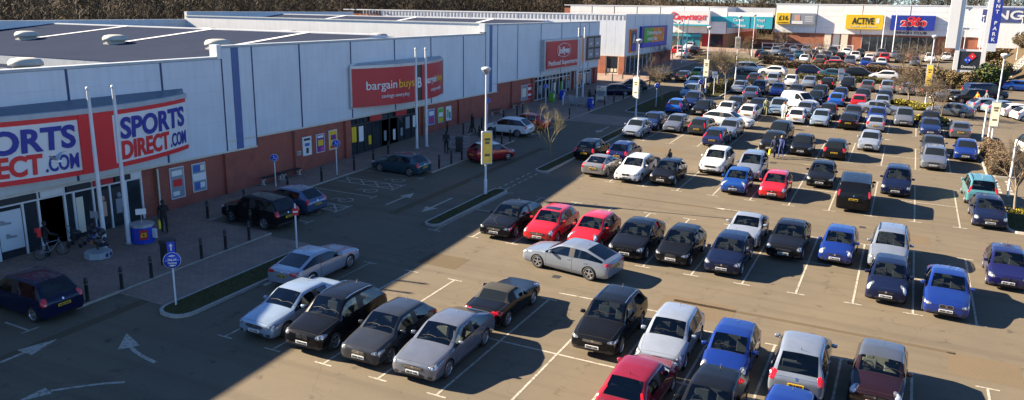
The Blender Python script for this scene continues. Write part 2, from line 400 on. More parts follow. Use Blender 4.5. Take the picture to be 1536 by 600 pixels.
def patch(bvh, org, d, outline, off=.006, up=(0, 0, 1), skirt=.03, rings=(1, .66, .33), scale=1.0, name='patch', mat=None):
    """an outline (u,v) laid on the body surface as a thin lens"""
    d = Vector(d).normalized(); up = Vector(up); u = d.cross(up).normalized(); v = u.cross(d).normalized(); org = Vector(org)
    c = Vector((sum(p[0] for p in outline)/len(outline), sum(p[1] for p in outline)/len(outline)))
    pts = []
    for k in rings: pts += [c+(Vector(p)-c)*k*scale for p in outline]
    pts.append(c); V = []; last = None
    for p in pts:
        o = org+u*p.x+v*p.y - d*2
        h, nrm, _, _ = bvh.ray_cast(o, d, 6)
        if h is None: h = (last if last is not None else org)
        last = h; V.append(h - d*off)
    n = len(outline); F = []; nr = len(rings)
    sk = [V[i] + d*(skirt) for i in range(n)]; b0 = len(V); V += sk
    for q in range(nr-1):
        for i in range(n): F.append((q*n+i, q*n+(i+1) % n, (q+1)*n+(i+1) % n, (q+1)*n+i))
    for i in range(n): F.append(((nr-1)*n+i, (nr-1)*n+(i+1) % n, nr*n)); F.append((b0+i, b0+(i+1) % n, (i+1) % n, i))
    me = bpy.data.meshes.new(name); me.from_pydata([tuple(x) for x in V], [], F)
    bm = bmesh.new(); bm.from_mesh(me); bmesh.ops.recalc_face_normals(bm, faces=bm.faces[:]); bm.to_mesh(me); bm.free()
    for p in me.polygons: p.use_smooth = True
    me.set_sharp_from_angle(angle=R(45)); me.materials.append(mat); return me
def oval(a, b, n=14, p=2.4, rot=0., dx=0., dy=0., skew=0.):
    o = []
    for k in range(n):
        w = 2*math.pi*k/n; x = a*math.copysign(abs(math.cos(w))**(2/p), math.cos(w)); y = b*math.copysign(abs(math.sin(w))**(2/p), math.sin(w))
        x, y = x, y+skew*x
        o.append((dx+x*math.cos(rot)-y*math.sin(rot), dy+x*math.sin(rot)+y*math.cos(rot)))
    return o
_wheels = {}
def wheel_meshes(wr, spokes=5, style=0):
    key = (wr, spokes, style)
    if key in _wheels: return _wheels[key]
    w = .10; rr = wr*.70
    t = MB(); t.lathe([(rr, -w*.8), (wr*.86, -w), (wr*.97, -w*.82), (wr, -w*.45), (wr, w*.45), (wr*.97, w*.82), (wr*.86, w), (rr, w*.8)], 24, 0, 'Y')
    r_ = MB(); r_.lathe([(rr*1.0, -w*.85), (rr*1.0, w*.80), (rr*.93, w*.86), (rr*.88, w*.62), (rr*.86, w*.1)], 24, 0, 'Y')
    r_.lathe([(rr*.86, w*.12), (rr*.5, w*.10), (.0, w*.10)], 24, 1, 'Y')
    r_.lathe([(rr*.22, w*.2), (rr*.22, w*.66), (rr*.15, w*.74), (0, w*.74)], 10, 0, 'Y')
    for k in range(spokes):
        a = 2*math.pi*k/spokes+.3
        for da in ((-.13, .13) if style else (0,)):
            q = Matrix.Rotation(-(a+da), 3, 'Y'); wd = rr*(.13 if style else .24)
            r_.obox(q @ Vector((rr*.54, w*.58, 0)), rr*.80, w*.28, wd, rot=q)
    m1 = t.mesh('tyre', TYRE); m2 = r_.mesh('rim', [RIM, WELL]); m2.set_sharp_from_angle(angle=R(35))
    _wheels[key] = (m1, m2); return _wheels[key]
def seat_mesh(mat, w=.50):
    b = MB(); b.box(-.26, .26, -w/2, w/2, .22, .42)
    q = Matrix.Rotation(R(-16), 3, 'Y'); b.obox((-.30, 0, .70), .13, w*.94, .62, rot=q); b.obox((-.40, 0, 1.08), .09, .26, .17, rot=q)
    return bevelled(b.mesh('seat', mat), .03, 2)
_proto = {}
LAMPS = {   # headlight outline (a, b, rot, skew), y as a share of the half width, z as an offset from nose height
 'slant': (.215, .082, -.15, .24, .76, -.02), 'oval': (.155, .105, -.1, .18, .75, -.005), 'round': (.125, .125, 0, 0, .68, -.0),
 'slim': (.24, .064, -.10, .16, .76, -.03), 'square': (.185, .092, -.04, .08, .77, -.02), 'tall': (.115, .135, -.35, .20, .79, .03)}
def car_proto(shape, lamp='slant', tail='side', grille='wide', lod=0, rimstyle=0, seats='dark', sunroof=False, two=False):
    key = (shape, lamp, tail, grille, lod, rimstyle, seats, sunroof, two)
    if key in _proto: return _proto[key]
    s = SPECS[shape]; L, W, H = s['L'], s['W'], s['H']; soft = s['soft']
    me = car_mesh(s, 2 if lod < 2 else 1)
    bm = bmesh.new(); bm.from_mesh(me); bvh = BVHTree.FromBMesh(bm); bm.free()
    P = []          # (name, mesh, materials 'paint' slot?, local matrix, children)
    def part(name, m, painted=False, loc=None, rot=None, kids=()):
        if m is None: return
        P.append((name, m, painted, loc, rot, kids))
    gl = CAR_GLASS if lod == 0 else DARK_GLASS
    if lod < 2:
        bm = split_mesh(me, (BODY, WELLI, ROOF) if not (soft or two) else (BODY, WELLI), 'body', [None, WELL]); part('body', bm, True)
        if soft:
            # hood of a roadster: roof, rails and rear quarter in cloth
            part('soft_top', split_mesh(me, ROOF, 'soft_top', [SOFT]))
        elif two: part('roof', split_mesh(me, ROOF, 'roof', [None]), True)
        part('bonnet', split_mesh(me, BON, 'bonnet', [None, GAP], True), True)
        for sg in (-1, 1):
            fx = L/2-s['B']-.045
            part('door', split_mesh(me, DOR, 'door', [None, GAP], True, lambda c, sg=sg: c.y*sg > 0 and c.x > (fx-.05)), True)
            part('door', split_mesh(me, DOR, 'door', [None, GAP], True, lambda c, sg=sg: c.y*sg > 0 and c.x <= (fx-.05)), True)
            part('pillar', split_mesh(me, PIL, 'pillar', [TRIM], False, lambda c, sg=sg: c.y*sg > 0))
            part('side_window', split_mesh(me, SW, 'side_window', [gl], False, lambda c, sg=sg: c.y*sg > 0 and c.x > fx))
            part('side_window', split_mesh(me, SW, 'side_window', [gl], False, lambda c, sg=sg: c.y*sg > 0 and c.x <= fx))
        part('boot_lid' if s['deck'] else 'tailgate', split_mesh(me, BOOT, 'boot_lid', [None, GAP], True), True)
        part('windscreen', split_mesh(me, WS, 'windscreen', [gl])); part('rear_window', split_mesh(me, RW, 'rear_window', [gl if not soft else DARK_GLASS]))
        part('sill_trim', split_mesh(me, LOW, 'sill_trim', [TRIM]))
    else:
        m = bpy.data.meshes.new('body'); b_ = bmesh.new(); b_.from_mesh(me)
        for f in b_.faces:
            k = f.material_index; f.smooth = True
            f.material_index = 1 if k in (WS, RW, SW, PIL) else 2 if k in (WELLI, LOW) else 0
        b_.to_mesh(m); b_.free()
        for x in (None, DARK_GLASS, WELL): m.materials.append(x)
        m.set_sharp_from_angle(angle=R(45)); part('body', m, True)
    # lamps
    nz = s['nose']; a, b, ro, sk, fy, dz = LAMPS[lamp]
    zl = nz+dz-.06 if not s['kind'] == 'van' else nz-.1
    for sg in (-1, 1):
        d = (-1, -sg*.55, 0); org = (L/2-.22, sg*(fy*W+.04), zl)
        mh = patch(bvh, org, d, [(x*sg if True else x, y) for x, y in oval(a, b, 14, 2.3, ro, 0, 0, sk)], .008, name='headlight', mat=LENS)
        kd = ()
        if lod == 0:
            kd = (('reflector', patch(bvh, org, d, [(x*sg, y) for x, y in oval(min(a, b)*.64, min(a, b)*.64, 10, 2, 0, a*.24, b*.12)], .014, name='reflector', mat=BULB)),
                  ('reflector', patch(bvh, org, d, [(x*sg, y) for x, y in oval(min(a, b)*.5, min(a, b)*.5, 10, 2, 0, -a*.42, -b*.12)], .014, name='reflector', mat=BULB)))
        part('headlight', mh, kids=kd)
        zt = s['zg']-.13 if not s['deck'] else s['deck']-.14
        ot = {'side': oval(.13, .16, 12, 2.6), 'tall': oval(.05, .20, 12, 3, 0, 0, .13), 'wide': oval(.24, .085, 12, 2.8), 'round': oval(.11, .11, 12, 2)}[tail]
        d2 = (1, -sg*(.5 if tail != 'tall' else .55), 0); org2 = (-L/2+.2, sg*(W*(.80 if tail != 'wide' else .66)), zt)
        part('tail_light', patch(bvh, org2, d2, [(x*-sg, y) for x, y in ot], .008, name='tail_light', mat=TAIL))
    if lod < 2:
        zg_ = s['gc']+.36 if s['nose'] < .8 else s['gc']+.45
        og = {'wide': oval(W*.46, .075, 14, 3.2), 'tall': oval(W*.34, .17, 14, 3.4, 0, 0, -.07), 'kidney': None, 'slot': oval(W*.40, .042, 12, 3), 'shield': oval(W*.27, .085, 12, 2.6)}[grille]
        zgr = nz-.16
        if grille == 'kidney':
            for sg in (-1, 1): part('grille', patch(bvh, (L/2, sg*.135, zgr+.01), (-1, 0, 0), oval(.125, .075, 12, 2.6), .010, name='grille', mat=TRIM))
        else: part('grille', patch(bvh, (L/2, 0, zgr), (-1, 0, 0), og, .007, name='grille', mat=TRIM))
        if grille in ('wide', 'tall') and lod == 0:
            for zz in ((0, .045) if grille == 'wide' else (-.14, -.07, 0, .06)):
                part('grille_bar', patch(bvh, (L/2, 0, zgr+zz-.02), (-1, 0, 0), oval(W*(.42 if grille == 'wide' else .30), .011, 10, 3), .017, rings=(1, .5), name='grille_bar', mat=CHROME))
        if grille == 'kidney' and lod == 0:
            for sg in (-1, 1): part('grille_surround', patch(bvh, (L/2, sg*.135, zgr+.01), (-1, 0, 0), oval(.142, .09, 12, 2.6), .006, name='grille_surround', mat=CHROME))
        if lod == 0:
            for sg in (-1, 1): part('fog_lamp', patch(bvh, (L/2-.1, sg*W*.70, s['gc']+.17), (-1, -sg*.4, 0), oval(.10, .055, 10, 2.6), .006, name='fog_lamp', mat=TRIM))
        part('lower_intake', patch(bvh, (L/2, 0, s['gc']+.155), (-1, 0, 0), oval(W*.50, .075, 14, 3.4), .006, name='lower_intake', mat=TRIM))
        if grille in ('tall', 'wide', 'slot', 'shield') and lod == 0:
            part('badge', patch(bvh, (L/2, 0, zgr+.02), (-1, 0, 0), oval(.05, .05, 10, 2), .016, name='badge', mat=CHROME))
            part('badge', patch(bvh, (-L/2, 0, s['zg']-.14 if not s['deck'] else s['deck']-.12), (1, 0, 0), oval(.045, .045, 10, 2), .012, name='badge', mat=CHROME))
        def plate(front):
            zz = s['gc']+.27 if front else (s['zg']-.36 if not s['deck'] else s['deck']-.30)
            sgn = 1 if front else -1; h, _, _, _ = bvh.ray_cast(Vector((sgn*(L/2+1), 0, zz)), Vector((-sgn, 0, 0)), 4)
            x = (h.x if h else sgn*L/2)+sgn*.022
            q = MB(); q.box(-.012, .012, -.26, .26, -.057, .057); pm = bevelled(q.mesh('number_plate', PLATE_W if front else PLATE_Y), .003, 1)
            part('number_plate', pm, loc=(x, 0, zz), kids=(('characters', 'F' if front else 'B'),))
        plate(True); plate(False)
        # mirrors, wipers, aerial
        for sg in (-1, 1):
            q = MB(); q.obox((0, 0, 0), .13, .20, .14); mm = q.mesh('mirror', [None]); bevelled(mm, .045, 3)
            for p in mm.polygons: p.use_smooth = True
            part('mirror', mm, True, loc=(L/2-s['cowl']-.36, sg*(W+.06), s['belt']+.10))
        for hx in ((L/2-s['B']+.12, L/2-s['B']-.80) if s['doors'] == 5 else (L/2-s['B']+.15,)):
            for sg in (-1, 1):
                if lod: continue
                h, _, _, _ = bvh.ray_cast(Vector((hx, sg*2, s['belt']-.10)), Vector((0, -sg, 0)), 3)
                if h: q = MB(); q.obox((0, 0, 0), .19, .03, .028); part('door_handle', bevelled(q.mesh('door_handle', [None]), .009, 2), True, loc=(hx, h.y+sg*.012, h.z))
        if s['rails']:
            for sg in (-1, 1):
                pts = []
                for k in range(7):
                    x = L/2-s['hd']-.15-(s['rc']-s['hd']-.25)*k/6
                    h, _, _, _ = bvh.ray_cast(Vector((x, sg*W*.66, 3)), Vector((0, 0, -1)), 3)
                    pts.append((x, sg*W*.66, h.z+(.035 if 0 < k < 6 else .0)))
                q = MB(); q.tube(pts, .018, 6); part('roof_rail', q.mesh('roof_rail', CHROME if lamp != 'square' else TRIM))
        if sunroof:
            part('sunroof', patch(bvh, (L/2-s['hd']-.42, 0, H), (0, 0, -1), oval(W*.50, .24, 16, 6), .005, up=(1, 0, 0), name='sunroof', mat=DARK_GLASS))
        if lod == 0:
            xw = L/2-s['cowl']-.05
            q = MB()
            for y in (-.50, .12):
                pts = []
                for k in range(5):
                    yy = y+.58*k/4; h, nrm, _, _ = bvh.ray_cast(Vector((xw-.11-.05*math.sin(k/4*3.1), yy, 3)), Vector((0, 0, -1)), 3)
                    if h: pts.append(h+Vector((.01, 0, .014)))
                if len(pts) > 2: q.tube(pts, .011, 5)
            if q.v: part('wiper', q.mesh('wiper', TRIM))
            h, _, _, _ = bvh.ray_cast(Vector((L/2-s['rc']+.25, 0, 3)), Vector((0, 0, -1)), 3)
            if h and not soft: q = MB(); q.tube([h, h+Vector((-.10, 0, .14))], [.012, .005], 5); part('aerial', q.mesh('aerial', TRIM))
    # cabin
    if lod == 0:
        q = MB(); zf = s['gc']+.14; x0, x1 = L/2-s['cowl']-.02, L/2-min(s['rc']+.25, s['gb']-.1)
        q.box(x1, x0, -W*.80, W*.80, zf, zf+.06)                                                       # floor
        for sg in (-1, 1): q.box(x1, x0, sg*W*.80-.02, sg*W*.80+.02, zf, s['belt']-.06)               # door cards
        q.box(x1-.03, x1+.02, -W*.78, W*.78, zf, s['belt']-.02)
        q.obox((x0-.22, 0, s['belt']-.14), .46, W*1.55, .26); q.obox((x1+.14, 0, s['belt']-.06), .42, W*1.5, .03)
        part('cabin', q.mesh('cabin', INNER))
        sm = SEAT if seats == 'dark' else SEATL
        dz = s['gc']-.17+(s['H']-1.47)*.55; hx = L/2-s['hd']-.28
        for sg in (-1, 1): part('seat', seat_mesh(sm), loc=(hx, sg*.36, dz))
        if not soft and s['doors'] > 2: part('rear_seat', seat_mesh(sm, 1.22), loc=(hx-.86, 0, dz+.02))
        q = MB(); pts = [(0, .17*math.cos(w), .17*math.sin(w)) for w in [2*math.pi*k/14 for k in range(15)]]; q.tube(pts, .016, 5); q.tube([(0, 0, 0), (.22, 0, -.05)], .03, 6); q.obox((0, 0, 0), .03, .32, .06)
        part('steering_wheel', q.mesh('steering_wheel', INNER), loc=(x0-.52, -.36, s['belt']+.03), rot=(0, R(-22), 0))
    if shape in ('panel_van',):
        q = MB(); q.box(-.004, .004, -.005, .005, -.55, .55); part('door_seam', q.mesh('door_seam', GAP), loc=(-L/2-.012, 0, 1.0))
    for x in (L/2-s['xf'], L/2-s['xf']-s['wb']):
        for sg in (-1, 1):
            t, r_ = wheel_meshes(s['wr'], 5 if not rimstyle else 7, rimstyle) if lod < 2 else wheel_meshes(s['wr'], 5, 0)
            P.append(('wheel', None, False, (x, sg*(W-.105), s['wr']), (0, 0, 0 if sg > 0 else math.pi), (('tyre', t), ('rim', r_))))
    _proto[key] = P; return P
REGS = ['MK13 OBL', 'YR14 MDK', 'GV08 UXR', 'MX02 MDG', 'DG10 LKN', 'VU07 WRE', 'YT64 KXB', 'BN59 ZRF', 'SH12 CYL', 'PO61 HNE']
_reg = {}
def plate_text(label, front):
    k = (sum(map(ord, label)) % len(REGS), front)
    if k not in _reg:
        m = text_mesh(REGS[k[0]], .068, .001, .006, fit=.46)
        m.transform(Matrix.Translation((.0135 if front else -.0135, 0, 0)) @ Matrix.Rotation(R(90 if front else -90), 4, 'Z') @ Matrix.Rotation(R(90), 4, 'X'))
        m.materials.append(PLATE_K); _reg[k] = m
    return _reg[k]
def place_car(P, matrix, colour, label, group, name='parked_car', cat='car', roof=None, lod=0, steer=0.0):
    root = empty(name, label=label, cat=cat, group=group, matrix=matrix)
    pm = PAINT[colour]
    for (nm, me, painted, loc, rot, kids) in P:
        if nm == 'wheel':
            o = empty('wheel', loc, 0); o.rotation_euler = rot; o.parent = root
        else:
            o = link(nm, me, root, loc)
            if rot: o.rotation_euler = rot
            if painted:
                sl = o.material_slots[0]; sl.link = 'OBJECT'
                sl.material = PAINT[roof] if roof and nm == 'roof' else pm
        for kn, km in kids:
            if isinstance(km, str): km = plate_text(label, km == 'F')
            ko = link(kn, km, o)
            if kn == 'characters': ko['kind'] = 'stuff'
    return root
# ================================================================ surface materials
def asphalt_mat():
    m, nt, b = new_mat('asphalt')
    w = coords(nt, kind='World')
    fine = noise(nt, w, 26.0, 5, .75); mid = noise(nt, w, 1.3, 5, .6); big = noise(nt, w, .16, 4, .55)
    base = ramp(nt, mid, [(.28, (0.103, 0.084, 0.058)), (.72, (0.132, 0.107, 0.073))])
    c1 = mixc(nt, .5, base, ramp(nt, fine, [(.3, (0.078, 0.066, 0.048)), (.72, (0.176, 0.146, 0.104))]))
    c2 = mixc(nt, .45, c1, ramp(nt, big, [(.3, (0.094, 0.081, 0.059)), (.7, (0.142, 0.112, 0.073))]))
    # darker patched and oil-stained spots
    sp = noise(nt, coords(nt, (1, 1, 1), 'World'), .75, 3, .5)
    c3 = mixc(nt, ramp(nt, sp, [(.68, (0, 0, 0)), (.80, (.4, .4, .4))]), c2, (.062, .050, .036))
    # oil drips down the middle of the bays, tyre-darkened bands along the aisles
    sp_ = nt.nodes.new('ShaderNodeSeparateXYZ'); nt.links.new(w, sp_.inputs[0])
    dv = N(nt, 'ShaderNodeMath', operation='DIVIDE'); dv.inputs[1].default_value = 2.4; nt.links.new(sp_.outputs[0], dv.inputs[0])
    fr = N(nt, 'ShaderNodeMath', operation='FRACT'); nt.links.new(dv.outputs[0], fr.inputs[0])
    bell = ramp(nt, fr.outputs[0], [(.34, (0, 0, 0)), (.5, (1, 1, 1)), (.66, (0, 0, 0))])
    drip = ramp(nt, noise(nt, w, 2.1, 4, .65), [(.56, (0, 0, 0)), (.68, (.75, .75, .75))])
    dm = N(nt, 'ShaderNodeMix', data_type='RGBA', blend_type='MULTIPLY'); dm.inputs[0].default_value = 1.0; nt.links.new(bell, dm.inputs[6]); nt.links.new(drip, dm.inputs[7])
    c3 = mixc(nt, dm.outputs[2], c3, (.036, .030, .024))
    tr_ = noise(nt, coords(nt, (.05, 1.5, 1), 'World'), 1.0, 4, .55)
    c3 = mixc(nt, ramp(nt, tr_, [(.48, (0, 0, 0)), (.66, (.38, .38, .38))]), c3, (.074, .060, .042))
    # cracks and joints
    vo = N(nt, 'ShaderNodeTexVoronoi', Scale=.13, feature='DISTANCE_TO_EDGE')
    wp = nt.nodes.new('ShaderNodeVectorMath'); wp.operation = 'ADD'
    nz = N(nt, 'ShaderNodeTexNoise', Scale=1.1, Detail=5); nt.links.new(w, nz.inputs['Vector'])
    nt.links.new(w, wp.inputs[0]); nt.links.new(nz.outputs['Color'], wp.inputs[1]); nt.links.new(wp.outputs[0], vo.inputs['Vector'])
    cr = ramp(nt, vo.outputs['Distance'], [(0.0, (.30, .30, .30)), (.0035, (0, 0, 0))])
    c4 = mixc(nt, cr, c3, (.040, .036, .032))
    nt.links.new(c4, b.inputs['Base Color']); b.inputs['Roughness'].default_value = .88; b.inputs['Specular IOR Level'].default_value = .25
    bump(nt, b, fine, .55, .012); return m
def paint_line_mat():
    m, nt, b = new_mat('road_paint')
    w = coords(nt, kind='World'); f = noise(nt, w, 7.0, 6, .7)
    nt.links.new(ramp(nt, f, [(.34, (.12, .095, .06)), (.50, (.33, .305, .25)), (.8, (.44, .41, .35))]), b.inputs['Base Color'])
    b.inputs['Roughness'].default_value = .75; return m
def brick_mat(name='brick', c1=(.31, .062, .036), c2=(.225, .042, .027), plane='YZ'):
    m, nt, b = new_mat(name)
    rot = (R(90), 0, R(90)) if plane == 'YZ' else (R(90), 0, 0)
    geo = nt.nodes.new('ShaderNodeNewGeometry').outputs['Position']
    sep = nt.nodes.new('ShaderNodeSeparateXYZ'); nt.links.new(geo, sep.inputs[0])
    cmb = nt.nodes.new('ShaderNodeCombineXYZ')
    nt.links.new(sep.outputs['Y' if plane == 'YZ' else 'X'], cmb.inputs[0]); nt.links.new(sep.outputs['Z'], cmb.inputs[1])
    br = N(nt, 'ShaderNodeTexBrick', Scale=1.0); br.inputs['Brick Width'].default_value = .225; br.inputs['Row Height'].default_value = .075; br.inputs['Mortar Size'].default_value = .010
    br.inputs['Color1'].default_value = (*c1, 1); br.inputs['Color2'].default_value = (*c2, 1); br.inputs['Mortar'].default_value = (.26, .20, .16, 1)
    nt.links.new(cmb.outputs[0], br.inputs['Vector'])
    f = noise(nt, geo, 1.2, 5); nt.links.new(mixc(nt, .5, br.outputs[0], ramp(nt, f, [(.3, tuple(x*.7 for x in c2)), (.7, tuple(x*1.15 for x in c1))])), b.inputs['Base Color'])
    b.inputs['Roughness'].default_value = .9; bump(nt, b, br.outputs['Fac'], -.25, .01); return m
def paving_mat():
    m, nt, b = new_mat('block_paving')
    geo = nt.nodes.new('ShaderNodeNewGeometry').outputs['Position']
    br = N(nt, 'ShaderNodeTexBrick', Scale=1.0); br.inputs['Brick Width'].default_value = .40; br.inputs['Row Height'].default_value = .20; br.inputs['Mortar Size'].default_value = .012
    br.inputs['Color1'].default_value = (.26, .17, .125, 1); br.inputs['Color2'].default_value = (.18, .125, .10, 1); br.inputs['Mortar'].default_value = (.07, .058, .05, 1)
    nt.links.new(geo, br.inputs['Vector'])
    f = noise(nt, geo, .8, 5); c = mixc(nt, .35, br.outputs[0], ramp(nt, f, [(.3, (.12, .09, .075)), (.7, (.30, .22, .165))]))
    nt.links.new(c, b.inputs['Base Color']); b.inputs['Roughness'].default_value = .85; bump(nt, b, br.outputs['Fac'], -.3, .01); return m
def cladding_mat(name, c):
    m, nt, b = new_mat(name); w = coords(nt, kind='World')
    st = noise(nt, coords(nt, (1.6, 1.6, .12), 'World'), 2.2, 5, .6); f = noise(nt, w, .5, 4)
    d = mixc(nt, .6, ramp(nt, st, [(.32, tuple(x*.80 for x in c)), (.62, c)]), ramp(nt, f, [(.3, tuple(x*.88 for x in c)), (.7, tuple(min(1, x*1.05) for x in c))]))
    nt.links.new(d, b.inputs['Base Color']); b.inputs['Roughness'].default_value = .5; return m
def ground_mat(name, cols, s1=3., s2=.25, rough=.95, bs=.5):
    m, nt, b = new_mat(name); w = coords(nt, kind='World')
    a = noise(nt, w, s1, 6, .7); c = noise(nt, w, s2, 4)
    nt.links.new(mixc(nt, .5, ramp(nt, a, [(.3, cols[0]), (.7, cols[1])]), ramp(nt, c, [(.3, cols[1]), (.7, cols[2])])), b.inputs['Base Color'])
    b.inputs['Roughness'].default_value = rough; b.inputs['Specular IOR Level'].default_value = .08; bump(nt, b, a, bs, .05); return m
def leaf_mat(name, lo, hi, sc=3.0, trans=.25):
    m, nt, b = new_mat(name); f = noise(nt, coords(nt, kind='World'), sc, 4, .7)
    nt.links.new(ramp(nt, f, [(.3, lo), (.7, hi)]), b.inputs['Base Color']); b.inputs['Roughness'].default_value = .8
    b.inputs['Specular IOR Level'].default_value = .2
    return m
ASPH = asphalt_mat(); LINE = paint_line_mat(); BRICK = brick_mat(); BRICKX = brick_mat('brick_side', (.36, .11, .05), (.28, .08, .04), 'XZ'); PAVE = paving_mat()
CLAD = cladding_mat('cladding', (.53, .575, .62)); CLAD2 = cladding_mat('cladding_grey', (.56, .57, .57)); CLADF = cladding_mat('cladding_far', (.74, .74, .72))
BLUEJ = simple('blue_joint', (.012, .030, .11), .5); BLUEB = simple('blue_band', (.05, .10, .25), .5, var=.1); CANOPY = simple('canopy_grey', (.10, .135, .18), .5, var=.15)
COPING = simple('coping', (.34, .37, .39), .5, var=.12, vscale=1.5); SOFFIT = simple('soffit', (.50, .47, .40), .7, var=.1)
FELT = ground_mat('roof_felt', ((.024, .031, .052), (.031, .039, .064), (.038, .047, .076)), 1.2, .15, 1.0, .1)
FELT.node_tree.nodes['Principled BSDF'].inputs['Specular IOR Level'].default_value = 0.0
WHITE = simple('white_paint', (.56, .575, .59), .45, var=.06, vscale=1.2); VENT = simple('vent_grp', (.40, .39, .34), .6, var=.1)
GLAZE = simple('shop_glass', (.022, .028, .034), .07, 0, .3, .6); STEEL = simple('galvanised', (.40, .42, .44), .45, .6, var=.12); DARKM = simple('dark_metal', (.022, .023, .026), .55)
KERB = simple('kerb_stone', (.30, .28, .25), .9, var=.15, vscale=4); GRASS = ground_mat('verge_grass', ((.030, .036, .013), (.055, .056, .022), (.085, .072, .034)), 9., .8)
EARTH = ground_mat('woodland_floor', ((.060, .045, .028), (.095, .070, .042), (.130, .095, .055)), 1.1, .06)
BARK = leaf_mat('bark', (.10, .085, .068), (.20, .17, .13), 6); TWIG = leaf_mat('twig', (.075, .058, .042), (.155, .118, .078), 1.5); BROWNL = leaf_mat('beech_leaf', (.085, .055, .030), (.200, .130, .066), 6)
WOODT = leaf_mat('wood_twig', (.022, .019, .014), (.082, .066, .044), .35); WOODK = leaf_mat('wood_trunk', (.045, .042, .036), (.14, .125, .10), .5)
EVER = leaf_mat('evergreen', (.012, .030, .012), (.050, .085, .028), 5); OLIVE = leaf_mat('olive_leaf', (.055, .060, .018), (.16, .145, .045), 5); YELL = leaf_mat('golden_shrub', (.16, .14, .015), (.46, .38, .045), 6)
RED = simple('red_sign', (.40, .010, .020), .45); REDS = simple('red_letter', (.62, .012, .016), .5); BLUES = simple('blue_letter', (.012, .018, .24), .5); WHITES = simple('white_sign', (.62, .62, .61), .45)
YELS = simple('yellow_sign', (.66, .42, .01), .45); GOLD = simple('gold_letter', (.80, .45, .03), .5); NAVYS = simple('navy_sign', (.014, .024, .11), .45); BLACKS = simple('black_sign', (.014, .017, .022), .45)
AQUA = simple('aqua_sign', (.02, .30, .38), .5); ORANGE = simple('orange', (.70, .20, .015), .6); GREENS = simple('green_sign', (.10, .33, .03), .6); BLUES2 = simple('sign_blue', (.010, .045, .42), .45); ROYAL = simple('royal_sign', (.012, .03, .26), .45)
PURP = simple('purple_print', (.16, .02, .20), .5); PINK = simple('pink_print', (.55, .05, .28), .5); GREYP = simple('grey_print', (.20, .22, .25), .5); CREAM = simple('cream_print', (.62, .56, .44), .6); SKIN = simple('skin', (.46, .27, .19), .6); ROYALP = simple('poster_blue', (.03, .10, .35), .5)

# ================================================================ setting
def sheet(name, x0, x1, y0, y1, nx, ny, zf, mat, kind='structure'):
    b = MB(); xs = np.linspace(x0, x1, nx+1); ys = np.linspace(y0, y1, ny+1)
    vs = [(x, y, zf(x, y)) for y in ys for x in xs]
    fs = [(j*(nx+1)+i, j*(nx+1)+i+1, (j+1)*(nx+1)+i+1, (j+1)*(nx+1)+i) for j in range(ny) for i in range(nx)]
    b.add(vs, fs, 0, True); o = b.build(name, mat); tag(o, kind=kind); return o
def sstep(a, b, x): t = min(1, max(0, (x-a)/(b-a))); return t*t*(3-2*t)
def hill(x, y):
    z = gz(max(-75, min(60, x)), min(150, max(-60, y)))-.05
    z += 14*sstep(-84, -230, x) + 10*sstep(158, 300, y)
    bank = sstep(22.5, 33, x)*sstep(100, 112, y)*(1-sstep(136, 146, y)); z += 6.0*bank
    return z
sheet('terrain', -400, 300, -120, 420, 140, 108, lambda x, y: hill(x, y), EARTH)
sheet('car_park', -24.0, 27.0, -60, 141, 2, 2, lambda x, y: gz(x, y)+.004, ASPH)
sheet('road', 27.0, 60, -60, 110, 2, 2, lambda x, y: gz(x, y)+.004, ASPH)
# pavement in front of the shops, a kerb's height above the road, with the disabled bays cut out of it
KH = .11
def slab(name, pts, h, mat, kerb=True, kmat=None):
    """a raised, kerbed piece of ground with the given outline (counter-clockwise)"""
    b = MB(); n = len(pts)
    top = [(x, y, gz(x, y)+h) for x, y in pts]; bot = [(x, y, gz(x, y)-.05) for x, y in pts]
    b.add(top, [tuple(range(n))], 0)
    b.add(bot+top, [(k, (k+1) % n, n+(k+1) % n, n+k) for k in range(n)], 1)
    return tag(b.build(name, [mat, kmat or KERB]), kind='structure')
pv = [(-27.3, -60), (-24.0, -60), (-24.0, -16.4), (-19.3, -16.4), (-19.3, -4.9), (-24.0, -4.9), (-24.0, 11.4), (-19.2, 11.4), (-19.2, 24.8), (-24.0, 24.8), (-24.0, 36.5), (-19.2, 36.5), (-18.6, 62), (-18.6, 66), (-24, 74), (-26.0, 104), (-27.0, 118), (-27.3, 118)]
# the outline is L-shaped: lay it as strips that butt together
def pave(name, x0, x1, y0, y1, h=KH, mat=PAVE): return slab(name, [(x0, y0), (x1, y0), (x1, y1), (x0, y1)], h, mat)
pave('pavement', -30.0, -24.0, -60, 67); pave('pavement', -24.0, -19.3, -16.4, -4.9); pave('pavement', -24.0, -19.2, 11.4, 24.8); pave('pavement', -24.0, -19.2, 36.5, 68)
pave('pavement', -60.0, -22.0, 68, 77.3); pave('pavement', -27.2, -22.6, 77.3, 106)
pave('pavement', -38, -26.5, 106, 138); pave('pavement', -26.5, -12, 128, 138); pave('pavement', -12, 16, 140.5, 147)
pave('paved_crossing', -19.3, -16.35, -14.4, -5.2, .03); pave('paved_crossing', -19.2, -13.2, 37.0, 42.0, .03)
def island(name, x0, x1, y0, y1, r_=.7, mat=GRASS, h=.13):
    pts = []
    for cx, cy, a0 in ((x1-r_, y0+r_, -90), (x1-r_, y1-r_, 0), (x0+r_, y1-r_, 90), (x0+r_, y0+r_, 180)):
        for k in range(5): a = R(a0+22.5*k); pts.append((cx+r_*math.cos(a), cy+r_*math.sin(a)))
    slab(name+'_kerb', pts, h, KERB)
    c = ((x0+x1)/2, (y0+y1)/2); w, d = x1-x0, y1-y0
    ins = [(c[0]+(x-c[0])*(1-.26/w), c[1]+(y-c[1])*(1-.26/d)) for x, y in pts]
    b = MB(); b.add([(x, y, gz(x, y)+h+.005) for x, y in ins], [tuple(range(len(ins)))]); o = tag(b.build(name, mat), kind='structure')
    return ins
